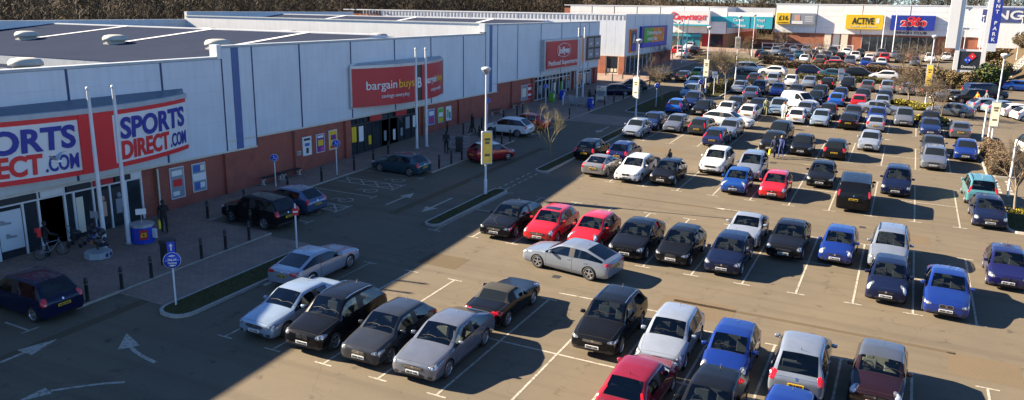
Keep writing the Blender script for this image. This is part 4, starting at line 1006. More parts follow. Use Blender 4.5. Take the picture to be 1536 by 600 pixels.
sg = empty('shop_sign', label='blue framed picture sign of fruit on supermarket wall', cat='sign', group='fascia signs on the shops')
bx('box_frame', ROYAL, sg, AX+.07, AX+.45, 84.2, 98.6, 6.5, 9.75); bx('panel', GREENS, sg, AX+.45, AX+.50, 85.4, 90.0, 7.25, 9.5); bx('panel', ORANGE, sg, AX+.45, AX+.50, 90.0, 96.6, 7.25, 9.5); bx('base_strip', BLUES2, sg, AX+.45, AX+.49, 84.5, 98.3, 6.6, 7.2)
ftext(sg, 'Delivering low', AX+.52, 90.9, 8.75, .55, WHITES, .02, 0, 8.0); ftext(sg, 'every day', AX+.52, 90.0, 7.85, .6, WHITES, .02, 0, 5.6)
for k in range(16):
    b = MB(); y = rnd.uniform(91, 96.2); z = rnd.uniform(7.5, 9.2); r0 = rnd.uniform(.15, .3); b.add([(AX+.503+k*.0008, y+r0*math.cos(w), z+r0*math.sin(w)) for w in [2*math.pi*q/9 for q in range(9)]], [tuple(range(9))]); b.build('fruit_print', [ORANGE, YELS, REDS, GOLD][k % 4], sg)
sg = empty('shop_sign', label='small square logo sign on the supermarket corner', cat='sign', group='fascia signs on the shops')
bx('box_frame', ORANGE, sg, AX+.07, AX+.34, 79.3, 82.2, 6.0, 9.4); bx('panel', NAVYS, sg, AX+.34, AX+.38, 79.5, 82.0, 6.2, 9.2); ftext(sg, 'A', AX+.39, 80.75, 8.0, 1.2, WHITES, .05); bx('base_strip', BLUES2, sg, AX+.38, AX+.40, 79.6, 81.9, 6.3, 7.1)

# ---- carpet warehouse facing the camera
def fwall(root, nm, mat, x0, x1, y0, y1, z0, z1): return bx(nm, mat, root, x0, x1, y0, y1, z0, z1)
CY = 138.0
cr = empty('carpet_warehouse', label='white clad carpet warehouse with red brick base at the far end', cat='warehouse')
fwall(cr, 'wall', BRICKX, -62, -24.9, CY+.1, 175, -2, 12.4); fwall(cr, 'roof', FELT, -62, -24.9, CY+.5, 175, 12.4, 12.45); fwall(cr, 'coping', WHITE, -62, -24.7, CY-.1, CY+.5, 12.9, 13.1); fwall(cr, 'side_coping', WHITE, -25.2, -24.7, CY+.5, 175, 12.9, 13.1)
xs = [-60.5, -55.2, -49.9, -44.6, -39.3, -34.0, -28.7, -24.8]
for a, b_ in zip(xs, xs[1:]):
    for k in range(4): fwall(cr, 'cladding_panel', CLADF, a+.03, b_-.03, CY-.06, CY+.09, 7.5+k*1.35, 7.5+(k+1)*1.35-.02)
    fwall(cr, 'joint_strip', DARKM, b_-.06, b_+.06, CY-.075, CY, 7.5, 12.9)
for k in range(8): fwall(cr, 'side_cladding_panel', CLADF, -24.9, -24.78, CY+.1+k*4.5, CY+.1+(k+1)*4.5-.05, 7.5, 12.9)
fwall(cr, 'fence_boards', simple('larch_boards', (.33, .19, .09), .8, var=.25, vscale=6), -24.9, -24.7, CY+.3, 170, 3, 7.4)
fwall(cr, 'shop_window', simple('aqua_frontage', (.02, .16, .20), .3), -37.5, -30.2, CY-.05, CY+.05, 4.4, 7.2)
for k in range(6): fwall(cr, 'mullion', AQUA, -37.5+k*1.42, -37.38+k*1.42, CY-.12, CY-.05, 4.4, 7.2)
fwall(cr, 'canopy_strip', AQUA, -37.8, -30, CY-.3, CY-.05, 6.75, 7.3)
fwall(cr, 'poster', RED, -29.6, -28.3, CY-.04, CY+.05, 4.9, 7.2); fwall(cr, 'shop_window', GLAZE, -28.0, -25.4, CY-.03, CY+.05, 4.8, 7.3); fwall(cr, 'pilaster', BRICKX, -30.15, -29.7, CY-.2, CY+.05, 3, 7.4)
fwall(cr, 'low_roof', CLAD2, -27, -16, CY+9, CY+18, 11.5, 13.0)
sg = empty('shop_sign', label='white box sign with red script lettering and aqua underline', cat='sign', group='fascia signs on the far shops')
fwall(sg, 'box', WHITES, -36.3, -28.1, CY-1.9, CY-.1, 9.0, 12.2); fwall(sg, 'base_strip', AQUA, -36.3, -28.1, CY-1.95, CY-1.9, 9.0, 9.35)
ftext(sg, 'Carpet', -33.9, CY-1.93, 10.9, 1.15, REDS, .06, .35, 4.0, 'Y'); ftext(sg, 'RIGHT', -30.2, CY-1.93, 10.75, .95, REDS, .05, 0, 3.1, 'Y')
b = MB(); b.add([(-30.7, CY-1.94, 10.0), (-30.45, CY-1.94, 9.7), (-29.7, CY-1.94, 10.35), (-30.4, CY-1.94, 9.95)], [(0, 1, 2, 3)]); b.build('tick', AQUA, sg)
b = MB(); pts = [(-35.8+.0+1.0*math.cos(R(a)), CY-1.95, 10.8+.95*math.sin(R(a))) for a in range(60, 300, 20)]; b.tube(pts, .09, 5); b.build('flourish', REDS, sg)
sg = empty('shop_sign', label='long aqua band sign with white words beside the carpet warehouse', cat='sign', group='fascia signs on the far shops')
fwall(sg, 'panel', AQUA, -24.6, -15.5, CY-.5, CY-.1, 8.75, 11.15); fwall(sg, 'upper_band', CLADF, -24.6, -15.4, CY-.45, CY+.1, 11.16, 12.0); fwall(sg, 'narrow_band', AQUA, -28.0, -24.62, CY-.3, CY-.09, 10.0, 11.05); fwall(sg, 'panel_joint', BLUEJ, -20.05, -19.95, CY-.53, CY-.5, 8.75, 11.15)
for s, x, z in (('Carpet', -22.3, 10.45), ('Laminate', -22.2, 9.35), ('Vinyl', -17.8, 10.45), ('Rugs', -17.8, 9.35)): ftext(sg, s, x, CY-.52, z, .55, WHITES, .015, 0, None, 'Y')

# ---- gym and bingo hall facing the camera
FY = 147.0
ac = empty('leisure_building', label='long white leisure hall with brick base behind the far car park', cat='leisure hall')
fwall(ac, 'wall', BRICKX, -16.4, 60, FY+.1, 190, -2, 13.2); fwall(ac, 'roof', FELT, -16.4, 60, FY+.5, 190, 13.2, 13.25); fwall(ac, 'coping', WHITE, -16.5, 60, FY-.1, FY+.5, 13.75, 13.95); fwall(ac, 'side_coping', WHITE, -16.6, -16.1, FY+.5, 190, 13.75, 13.95)
xs = [-16.4, -7.9, .9, 9.8, 18.7, 27.6, 36.5]
for i, (a, b_) in enumerate(zip(xs, xs[1:])):
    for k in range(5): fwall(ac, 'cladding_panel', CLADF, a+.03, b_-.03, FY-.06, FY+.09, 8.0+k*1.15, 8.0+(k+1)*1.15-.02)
    fwall(ac, 'joint_strip', DARKM, a-.05, a+.05, FY-.075, FY, 8.0, 13.75)
fwall(ac, 'soffit_trim', SOFFIT, -16.4, 60, FY-.08, FY+.1, 7.9, 8.0)
for x in (-6.0, -4.3, -2.7): fwall(ac, 'window_panel', CREAM if x != -4.3 else GREYP, x, x+1.3, FY-.04, FY+.1, 4.6, 7.9)
for k in range(9): fwall(ac, 'shop_window', GLAZE, 1.4+k*1.5, 2.8+k*1.5, FY-.04, FY+.1, 4.4, 7.5)
for k in range(10): fwall(ac, 'mullion', STEEL, 1.3+k*1.5, 1.4+k*1.5, FY-.08, FY+.1, 4.2, 7.6)
sg = empty('shop_sign', label='yellow and grey price banner on the leisure hall', cat='sign', group='fascia signs on the far shops')
fwall(sg, 'panel', YELS, -16.0, -13.2, FY-.8, FY-.1, 9.7, 12.0); fwall(sg, 'picture', GREYP, -13.2, -8.2, FY-.75, FY-.1, 9.7, 12.0); fwall(sg, 'portrait', SKIN, -12.3, -11.2, FY-.78, FY-.75, 10.4, 11.6); fwall(sg, 'shirt', WHITES, -12.8, -10.6, FY-.77, FY-.755, 9.75, 10.4); ftext(sg, '£16', -14.6, FY-.82, 11.0, .95, BLACKS, .02, 0, 1.9, 'Y'); ftext(sg, 'no contract', -14.6, FY-.82, 10.05, .3, BLACKS, .0, 0, 2.2, 'Y')
for k in range(3): fwall(sg, 'print_line', WHITES, -10.2, -8.6, FY-.765, FY-.75, 10.3+k*.45, 10.42+k*.45)
sg = empty('shop_sign', label='bright yellow sign with black capitals on the leisure hall', cat='sign', group='fascia signs on the far shops')
fwall(sg, 'panel', YELS, -2.1, 5.0, FY-1.0, FY-.1, 9.0, 11.9); ftext(sg, 'ACT!VE', 1.2, FY-1.02, 10.65, 1.25, BLACKS, .05, 0, 4.2, 'Y'); fwall(sg, 'corner_strip', WHITES, 3.7, 4.3, FY-1.02, FY-1.0, 10.2, 11.2); ftext(sg, 'health and fitness', 1.4, FY-1.02, 9.55, .35, WHITES, .0, 0, 5.0, 'Y')
sg = empty('shop_sign', label='dark blue sign with red numerals on the leisure hall', cat='sign', group='fascia signs on the far shops')
fwall(sg, 'panel', ROYAL, 6.4, 14.4, FY-1.0, FY-.1, 8.95, 11.9); ftext(sg, 'Club', 10.6, FY-1.03, 11.3, .7, REDS, .04, .3, 2.4, 'Y'); ftext(sg, '2000', 10.6, FY-1.03, 10.35, 1.0, REDS, .06, 0, 4.6, 'Y'); ftext(sg, '2000', 10.6, FY-1.005, 10.33, 1.12, WHITES, .10, 0, 4.9, 'Y')
b = MB(); b.add([(10.6+(2.2 if k % 2 else 1.5)*math.cos(w)*1.25, FY-1.003, 10.4+(1.3 if k % 2 else .9)*math.sin(w)) for k, w in enumerate([2*math.pi*q/14 for q in range(14)])], [tuple(range(14))]); b.build('starburst', NAVYS, sg)
ftext(sg, 'BINGO CLUB', 10.4, FY-.12, 8.45, .45, BLACKS, .02, 0, 5.6, 'Y')
sg = empty('shop_sign', label='blue band with large white capitals behind the tower sign', cat='sign', group='fascia signs on the far shops')
fwall(sg, 'panel', simple('faded_blue', (.05, .07, .19), .6), 22.4, 40, FY-.6, FY-.1, 11.0, 13.6); ftext(sg, 'INGLO', 28.6, FY-.63, 12.3, 1.6, WHITES, .06, 0, 9.4, 'Y')
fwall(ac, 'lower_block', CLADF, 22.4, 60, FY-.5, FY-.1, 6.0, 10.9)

# ---- tower sign
tw = empty('tower_sign', label='tall white tower sign with blue vertical banner and black panel', cat='sign')
TY = 103.2; tz = gz(18.5, TY)
for x in (17.0, 20.5): fwall(tw, 'leg', WHITES, x-.30, x+.30, TY-.35, TY+.35, tz-.3, 19)
for z in (7.05, 10.2, 13.2, 16.4): fwall(tw, 'crossbar', WHITES, 17.3, 20.2, TY-.2, TY+.2, z-.14, z+.14)
fwall(tw, 'side_slab', WHITES, 15.3, 16.68, TY-.45, TY+.45, 7.3, 19); fwall(tw, 'banner', ROYAL, 20.85, 22.0, TY-.45, TY+.25, 8.2, 18.6); fwall(tw, 'banner_foot', CLAD, 20.85, 21.95, TY-.43, TY+.2, 7.0, 8.18)
for k, ch in enumerate('KRAP TNEDIRT'):
    if ch != ' ': ftext(tw, ch, 21.42, TY-.46, 8.75+k*.80, .50, WHITES, .018, 0, None, 'Y')
fwall(tw, 'advert_panel', BLACKS, 17.32, 20.18, TY-.3, TY+.3, 4.15, 6.88); fwall(tw, 'panel_foot', CLAD2, 17.3, 20.2, TY-.28, TY+.28, 3.5, 4.1)
q = Matrix.Rotation(R(-45), 3, 'Y')
for s, m in ((-.40, BLUES2), (.40, REDS)):
    b = MB(); c = Vector((18.8, TY-.32, 5.9))+q @ Vector((s*1.0, 0, 0)); b.obox(c, .76, .05, .76, rot=q)
    t = b.build('logo_tile', m, tw)
    for dx, dz in (((-.15, .15), (.15, -.15)) if s < 0 else ((0, 0),)):
        d = MB(); p = c+q @ Vector((dx, -.03, dz)); d.add([(p.x+.09*math.cos(w), p.y, p.z+.09*math.sin(w)) for w in [2*math.pi*k/10 for k in range(10)]], [tuple(range(10))]); d.build('pip', WHITES, t)
ftext(tw, "Domino's", 18.75, TY-.31, 4.62, .36, WHITES, .01, 0, 1.9, 'Y')
# ================================================================ street furniture
AD = simple('advert_yellow', (.80, .52, .06), .45, var=.12, vscale=4); ADP = simple('advert_pale', (.66, .62, .42), .5, var=.15, vscale=3); ADD = simple('advert_dark', (.10, .085, .06), .5)
def lamp_post(x, y, h, label, advert=None, face=0.0, low=2.1, high=4.25):
    z = gz(x, y); r_ = empty('lamp_post', (x, y, z), face, label, 'lamp post', 'lamp posts in the car park')
    MB().tube([(0, 0, -.1), (0, 0, 1.1)], .105, 12).build('base_sleeve', WHITE, r_); MB().tube([(0, 0, 1.1), (0, 0, h-.35)], [.07, .05], 10).build('pole', WHITE, r_)
    b = MB(); b.lathe([(.05, h-.38), (.12, h-.30), (.30, h-.08), (.31, h-.02)], 14); ld = b.build('lantern', STEEL, r_)
    b = MB(); b.lathe([(.31, h-.02), (.28, h+.05), (.12, h+.10), (0, h+.11)], 14); b.build('lantern_cap', WHITE, ld)
    if advert:
        p = bevelled(MB().box(-.36, .36, .08, .26, low, high).mesh('advert_case', STEEL), .04, 2); c = link('advert_case', p, r_)
        MB().box(-.29, .29, .262, .268, low+.10, high-.10).build('advert_print', advert, c); MB().box(-.29, .29, .072, .078, low+.10, high-.10).build('advert_print', advert, c)
        for zz, w in ((.72, .40), (.62, .30), (.25, .36)): MB().box(-w/2, w/2, .268, .272, low+(high-low)*zz, low+(high-low)*zz+.16).build('advert_block', ADD, c)
lamp_post(-12.98, 7.85, 8.15, 'tall white lamp post with yellow advert panel on the grass strip', AD, R(230)); lamp_post(-13.6, 41.3, 7.9, 'white lamp post with grey-backed advert panel beside the silver hatchback', ADP, R(165))
lamp_post(17.7, 42.05, 8.15, 'white lamp post with cream advert panel at the right hedge', ADP, R(175)); lamp_post(-11.9, 64.4, 8.2, 'white lamp post with pale panel behind the bare shrubs', ADP, R(175)); lamp_post(-11.2, 79.7, 9.0, 'lamp post with square brown panel by the access road', simple('panel_brown', (.20, .17, .12), .6), R(180), 4.6, 6.2)
lamp_post(-16.4, 122, 7.7, 'slim lamp post on the grass before the carpet warehouse'); lamp_post(-28.2, 112, 6.3, 'slim lamp post beside the far supermarket corner'); lamp_post(12.94, 68.8, 8.0, 'lamp post with tall yellow banner among bare trees', AD, R(178), 2.2, 4.8)
lamp_post(19.6, 138, 9.5, 'thin lamp post seen through the tower sign, left one'); lamp_post(22.2, 138, 8.3, 'thin lamp post seen through the tower sign, right one'); lamp_post(26.5, 120, 9.0, 'thin lamp post standing on the brown bank')
def flagpole(x, y, h, label):
    z = gz(x, y)+KH; r_ = empty('flagpole', (x, y, z), 0, label, 'flagpole', 'white flagpoles before the shops')
    MB().tube([(0, 0, 0), (0, 0, h*.5), (0, 0, h)], [.115, .10, .075], 12).build('pole', WHITE, r_); MB().lathe([(.12, 0), (.22, 0), (.22, .05), (.12, .07)], 12).build('base_plate', STEEL, r_)
    b = MB(); b.lathe([(.075, h), (.10, h+.02), (.10, h+.14), (0, h+.18)], 10); b.build('finial', WHITE, r_)
    b = MB(); b.box(-.05, .05, -.13, -.10, 1.6, 2.0); b.build('cleat_cover', STEEL, r_)
flagpole(-24.41, -11.13, 8.0, 'leftmost white flagpole before the bowed white sign'); flagpole(-24.3, -9.85, 7.95, 'second white flagpole before the bowed white sign'); flagpole(-24.45, 17.5, 7.9, 'left flagpole of the pair before the crimson sign'); flagpole(-24.2, 18.56, 7.85, 'right flagpole of the pair before the crimson sign')
flagpole(-24.1, 51.5, 7.9, 'left flagpole of the pair before the pet shop'); flagpole(-23.8, 52.6, 7.9, 'right flagpole of the pair before the pet shop'); flagpole(-24.2, 99.6, 7.2, 'left flagpole before the supermarket'); flagpole(-24.0, 101.8, 7.2, 'right flagpole before the supermarket')
flagpole(5.3, 145.2, 8.4, 'left flagpole before the leisure hall'); flagpole(7.4, 145.2, 8.5, 'right flagpole before the leisure hall')
# bollards
bo = MB(); bo.lathe([(.075, 0), (.075, .82), (.085, .83), (.085, .88), (.075, .90), (.072, 1.0), (.05, 1.03), (0, 1.035)], 10); BOL = bo.mesh('post', simple('bollard_black', (.012, .013, .014), .6, var=.3))
bb = MB(); bb.lathe([(.078, .74), (.078, .80)], 10); BOLB = bb.mesh('band', simple('bollard_band', (.10, .10, .10), .5)); bf = MB(); bf.lathe([(.11, 0), (.11, .03), (.08, .05)], 10); BOLF = bf.mesh('base_plate', DARKM)
BOLL = [(-19.47, -15.77), (-19.36, -14.18), (-19.36, -12.62), (-19.36, -9.68), (-19.37, -8.11), (-19.41, -6.44), (-24.26, -4.65), (-22.68, -4.66), (-20.9, -4.75), (-24.25, -1.8), (-24.25, 2.0), (-24.16, 5.23), (-24.24, 8.92), (-24.5, 11.6), (-22.2, 11.55), (-25.3, 14.69), (-19.27, 12.45), (-19.26, 14.18), (-19.26, 15.75), (-25.8, 24.56), (-24.2, 24.66), (-24.04, 25.95), (-22.5, 24.5), (-24.2, 28.1), (-21.0, 24.6), (-19.28, 22.52), (-19.23, 24.03), (-24.6, 37.7), (-24.5, 36.2), (-24.4, 33.0), (-19.3, 37.5), (-19.3, 43), (-19.2, 47.6), (-19.1, 50.4), (-19.0, 53.5), (-18.9, 57), (-18.8, 60.5), (-19.6, 66), (-21.8, 67.2), (-23.6, 71.5), (-23.8, 75), (-25.4, 72.2), (-29.0, 75.2), (-26.0, 69.5)]
for k, (x, y) in enumerate(BOLL):
    side = 'along the kerb' if x > -19.6 else 'on the shop pavement'
    near = 'by the near shop' if y < 0 else 'by the middle shop' if y < 34 else 'by the far shop'
    ordn = ['first', 'second', 'third', 'fourth', 'fifth', 'sixth', 'seventh', 'eighth', 'ninth', 'tenth', 'eleventh', 'twelfth', 'thirteenth', 'fourteenth', 'fifteenth']
    rk = sum(1 for a, c in BOLL if (a > -19.6) == (x > -19.6) and (0 if c < 0 else 1 if c < 34 else 2) == (0 if y < 0 else 1 if y < 34 else 2) and (c, a) < (y, x))
    r_ = empty('bollard', (x, y, gz(x, y)+KH), 0, f'black bollard {side} {near}, {ordn[rk]} one counting from the left', 'bollard', f'black bollards {side} {near}')
    link('post', BOL, r_); link('band', BOLB, r_); link('base_plate', BOLF, r_)
# traffic signs
def round_sign(x, y, h, label, mat, face, rad=.30, lines=(), extra=None, base=KH, white_rim=True):
    r_ = empty('sign_post', (x, y, gz(x, y)+base), face, label, 'sign', 'signs on posts beside the shops')
    MB().tube([(0, 0, 0), (0, 0, h)], .038, 10).build('post', WHITE, r_)
    zc = h-.25 if not extra else h-.62
    def disc(nm, r0, x0, m): b = MB(); b.lathe([(0, x0), (r0, x0), (r0, x0+.012), (0, x0+.012)], 24, 0, 'X', (0, 0, zc)); return b.build(nm, m, r_)
    disc('rim', rad+.02, .05, WHITES); d = disc('disc', rad, .065, mat)
    for kind, zz, s in lines:
        if kind == 'bar': MB().box(.078, .084, -rad*.85, rad*.85, zc+zz-.008, zc+zz+.008).build('line', WHITES, d)
        elif kind == 'arrow': MB().add([(.080, -.16*s, zc+zz), (.080, .03, zc+zz-.05), (.080, .03, zc+zz+.05)], [(0, 1, 2)]).box(.078, .083, -.02, .12, zc+zz-.02, zc+zz+.02).build('arrow', WHITES, d)
        elif kind == 'chair':
            b = MB(); b.tube([(.082, .13*math.cos(R(a))+.0, zc-.07+.12*math.sin(R(a))) for a in range(-200, 60, 30)], .016, 5); b.tube([(.082, -.03, zc+.16), (.082, -.02, zc-.02), (.082, .12, zc-.03)], .02, 5); b.build('wheelchair_symbol', WHITES, d)
        else: me = text_mesh(kind, .085, .004, .004, 0, .34 if len(kind) < 8 else .4); me.materials.append(WHITES); o = link('lettering', me, d, (.084, 0, zc+zz)); o.rotation_euler = (R(90), 0, R(90))
    if extra:
        MB().box(.05, .065, -.15, .15, h-.27, h+.18).build('arrow_plate', BLUES2, r_); MB().box(.066, .070, -.025, .025, h-.2, h).add([(.071, -.08, h), (.071, .08, h), (.071, 0, h+.12)], [(0, 1, 2)]).build('arrow', WHITES, r_)
FC = R(-38)
round_sign(-15.85, -14.35, 2.6, 'round blue way out and parking sign on the near grass island', BLUES2, R(-42), .33, (('Way out', .05, 1), ('bar', 0, 1), ('Parking', -.10, 1), ('arrow', .20, 1), ('arrow', -.22, 1)), True, .13)
round_sign(-25.9, 2.7, 2.15, 'blue wheelchair sign near the wall bench of the near shop', BLUES2, R(-50), .24, (('chair', 0, 1),)); round_sign(-24.5, 7.3, 2.45, 'blue wheelchair sign before the white and purple posters', BLUES2, R(-50), .26, (('chair', 0, 1),)); round_sign(-25.4, 31.5, 2.3, 'blue wheelchair sign behind the white crossover', BLUES2, R(-50), .25, (('chair', 0, 1),)); round_sign(-24.6, 43.6, 2.4, 'blue round sign left of the pet shop entrance', BLUES2, R(-50), .25, (('chair', 0, 1),))
r_ = empty('sign_post', (-16.5, -6.1, gz(-16.5, -6.1)+.05), R(-40), 'white post with small red no entry plate at the island end', 'sign', 'signs on posts beside the shops')
MB().tube([(0, 0, 0), (0, 0, 2.35)], .045, 10).build('post', WHITE, r_); MB().box(.05, .065, -.16, .16, 1.75, 2.12).build('plate', RED, r_); MB().box(.066, .07, -.12, .12, 1.90, 1.98).build('white_bar', WHITES, r_)
for x, y, h, lb in ((-13.9, 49.5, 2.6, 'round blue sign on leaning post beside the bare tree'), (-10.9, 57.2, 2.4, 'slim round sign on post behind the blue hatchbacks')): round_sign(x, y, h, lb, BLUES2, R(-60), .26, (('arrow', 0, 1),), None, .13)
def info_post(x, y, h, w, hh, label, mat):
    r_ = empty('sign_post', (x, y, gz(x, y)+.05), R(-70), label, 'sign', 'signs on posts in the car park'); MB().tube([(0, 0, 0), (0, 0, h)], .04, 8).build('post', WHITE, r_); MB().box(.04, .07, -w/2, w/2, h-hh, h).build('plate', mat, r_); MB().box(.071, .074, -w/2+.05, w/2-.05, h-hh*.5, h-hh*.35).build('line', GREYP, r_)
info_post(-10.6, 63.2, 2.9, .55, .8, 'white notice board on post by the far grass island', WHITES); info_post(2.2, 86.4, 2.0, .75, 1.7, 'white rounded notice on post before the near hedge', WHITES); info_post(-8.6, 60.3, 2.4, .3, .4, 'small sign on slim post between the far hatchbacks', WHITES)
for x, y, h, lb in ((17.4, 46.6, 3.0, 'left of two short white posts by the right hedge'), (17.6, 43.9, 2.4, 'right of two short white posts by the right hedge'), (17.6, 25.2, 3.6, 'thin white post beside the young tree')):
    r_ = empty('marker_post', (x, y, gz(x, y)), 0, lb, 'post'); MB().tube([(0, 0, 0), (.0, 0, h)], .07, 8).build('post', WHITE, r_); MB().lathe([(.07, h), (.09, h+.02), (0, h+.06)], 8).build('cap', STEEL, r_)
# benches, bins, trolley shelter
def bench(x, y, label):
    z = gz(x, y)+KH; r_ = empty('bench', (x, y, z), 0, label, 'bench', 'benches against the brick wall')
    for k in range(3): MB().box(-.22+k*.15, -.09+k*.15, -1.1, 1.1, .44, .48).build('seat_slat', DARKM, r_)
    for s in (-1, 1):
        b = MB(); b.box(-.24, .22, s*.95-.05, s*.95+.05, .36, .44); b.box(-.08, .08, s*.95-.05, s*.95+.05, 0, .36); b.box(-.2, .2, s*.95-.06, s*.95+.06, 0, .05); b.build('leg', simple('bench_leg', (.42, .41, .38), .7), r_)
bench(-26.75, 3.4, 'low bench against brick wall, left one by the near wheelchair sign'); bench(-26.75, 5.0, 'low bench against brick wall beneath the small plaque'); bench(-26.75, 36.0, 'low bench by the wall behind the white crossover'); bench(-26.75, 41.0, 'low bench left of the pet shop posters')
def bin_(x, y, label):
    r_ = empty('litter_bin', (x, y, gz(x, y)+KH), R(20), label, 'bin', 'litter bins by the kerb')
    link('body', bevelled(MB().box(-.27, .27, -.27, .27, 0, 1.0).mesh('body', simple('bin_black', (.014, .015, .017), .5)), .03, 2), r_); link('hood', bevelled(MB().box(-.30, .30, -.30, .30, 1.0, 1.22).mesh('hood', DARKM), .05, 2), r_); MB().box(.27, .275, -.2, .2, .78, .95).build('slot', WELL, r_)
bin_(-20.2, -10.9, 'black litter bin behind the near round blue sign'); bin_(-21.0, 18.4, 'black litter bin behind the white roofed red car'); bin_(-20.4, 47.0, 'dark litter bin near the trolley shelter')
def trolley(x, y, rz, label):
    r_ = empty('shopping_trolley', (x, y, gz(x, y)+KH), rz, label, 'trolley', 'shopping trolleys'); b = MB(); R0 = .012
    z0, z1 = .45, .98
    for z, s in ((z0, .85), (.7, .93), (z1, 1.0)): b.tube([(-.42*s, -.26*s, z), (.42*s, -.22*s, z), (.42*s, .22*s, z), (-.42*s, .26*s, z), (-.42*s, -.26*s, z)], R0, 4)
    for k in range(7):
        t = -.42+.14*k
        for s in (-1, 1): b.tube([(t*.85, s*.22, z0), (t, s*.25, z1)], .007, 4)
        b.tube([(t*.85, -.22, z0), (t*.85, .22, z0)], .007, 4)
    b.build('basket', STEEL, r_); b = MB()
    for s in (-1, 1): b.tube([(-.5, s*.26, 1.02), (-.35, s*.24, .42), (-.30, s*.24, .15), (.40, s*.20, .13)], .015, 5)
    b.tube([(-.5, -.27, 1.02), (-.5, .27, 1.02)], .02, 6); b.build('chassis', STEEL, r_)
    for cx, cy in ((-.32, .24), (-.32, -.24), (.38, .2), (.38, -.2)): c = MB(); c.lathe([(0, -.02), (.06, -.02), (.06, .02), (0, .02)], 10, 0, 'Y', (cx, cy, .06)); c.build('castor', TYRE, r_)
trolley(-21.2, 19.6, R(30), 'wire shopping trolley, left one by the crimson sign flagpoles'); trolley(-21.9, 18.9, R(40), 'wire shopping trolley nested behind the walking man'); trolley(-21.9, 45.6, R(5), 'trolley in the pet shop rack, nearest the road'); trolley(-22.5, 46.4, R(5), 'trolley in the pet shop rack, nearest the wall')
def trolley_rack(x, y, label, L_=3.2):
    r_ = empty('trolley_rack', (x, y, gz(x, y)+KH), R(8), label, 'trolley rack'); 
    for s in (-1, 1):
        b = MB()
        for z in (.35, .65, .95): b.tube([(-L_/2, s*.55, z), (L_/2, s*.55, z)], .022, 6)
        for k in range(5): b.tube([(-L_/2+k*L_/4, s*.55, 0), (-L_/2+k*L_/4, s*.55, .95)], .022, 6)
        b.build('rail', STEEL, r_)
    for s in (-1, 1): MB().box(s*L_/2-.04, s*L_/2+.04, -.55, -.15, .1, 1.1).build('end_board', WHITES, r_)
trolley_rack(-21.6, 45.6, 'grey trolley rack with white end boards before the pet shop'); 
r_ = empty('display_rack', (-20.6, 50.3, gz(-20.6, 50.3)+KH), R(12), 'tall shelved wire rack standing at the pet shop kerb', 'rack')
for z in (.2, .7, 1.2, 1.7): MB().box(-.5, .5, -.35, .35, z, z+.05).build('shelf', STEEL, r_)
for a in (-.5, .5):
    for c in (-.35, .35): MB().tube([(a, c, 0), (a, c, 1.85)], .025, 6).build('upright', WHITES, r_)
for z, m in ((.26, CREAM), (.76, GREYP), (1.26, CREAM)):
    for k in range(3): link('pack', bevelled(MB().box(-.45+k*.3, -.19+k*.3, -.3, .3, z, z+.32).mesh('pack', m), .03, 1), r_)
for x, y, m, lb in ((-25.3, 46.9, GREENS, 'green sack display beside the pet shop door'), (-25.0, 49.2, BLUES2, 'blue upright display beside the pet shop door'), (-19.9, 45.0, BLUES2, 'blue charity box at the end of the trolley rack')):
    r_ = empty('display_bin', (x, y, gz(x, y)+KH), 0, lb, 'display'); link('box', bevelled(MB().box(-.28, .28, -.28, .28, 0, 1.05).mesh('box', m), .05, 2), r_); MB().box(.281, .286, -.2, .2, .5, .85).build('notice', WHITES, r_); link('lid', bevelled(MB().box(-.31, .31, -.31, .31, 1.05, 1.15).mesh('lid', GREYP), .03, 1), r_)
# outdoor displays by the first flagpoles
def octo(r0, h0, h1, mat, nm, parent): b = MB(); b.lathe([(0, h0), (r0, h0), (r0, h1), (0, h1)], 8, 0, smooth=False); return b.build(nm, mat, parent)
r_ = empty('ball_stand', (-23.9, -11.9, gz(-23.9, -11.9)+KH), R(15), 'white based display stand heaped with dark goods at first flagpole', 'display stand')
octo(.62, 0, .30, COPING, 'base', r_); MB().box(.57, .60, -.2, .2, .08, .25).build('label_plate', NAVYS, r_); b = MB(); b.tube([(0, 0, .38), (0, 0, 2.0)], .05, 8); b.build('mast', DARKM, r_)
for k in range(34):
    a = k*2.4; rr = .16+.40*rnd.random(); h = .5+1.15*rnd.random(); s = rnd.uniform(.09, .16); b = MB(); b.lathe([(0, -s), (s*.7, -s*.7), (s, 0), (s*.7, s*.7), (0, s)], 7, 0, c=(rr*math.cos(a)*(1.2-h*.35), rr*math.sin(a)*(1.2-h*.35), h)); b.build('ball', (DARKM, BLACKS, NAVYS, DARKM, BLACKS, GREYP, DARKM, ORANGE, BLACKS)[k % 9], r_)
b = MB(); b.box(-.2, .2, -.02, .02, 1.95, 2.3); b.build('top_sign', GREYP, r_)
r_ = empty('offer_bin', (-23.95, -9.25, gz(-23.9, -9.2)+KH), R(-35), 'grey octagonal bin with blue sides and red five pound notice', 'display bin')
octo(.56, 0, .85, BLUES2, 'body', r_); octo(.60, .85, 1.0, STEEL, 'rim', r_); MB().box(.40, .59, -.20, .20, .25, .75).build('notice', RED, r_); ftext(r_, '£5', .60, 0, .5, .22, YELS, .008); MB().obox((.36, .46, .5), .5, .03, .5, R(45)).build('notice', WHITES, r_); MB().tube([(0, 0, 1.0), (0, 0, 1.5)], .02, 6).build('mast', STEEL, r_); MB().box(-.02, .02, -.25, .25, 1.45, 1.75).build('top_sign', WHITES, r_)
r_ = empty('pushchair', (-26.2, -11.4, gz(-26, -11)+KH), R(30), 'dark folded pushchair by the shop doors', 'pushchair')
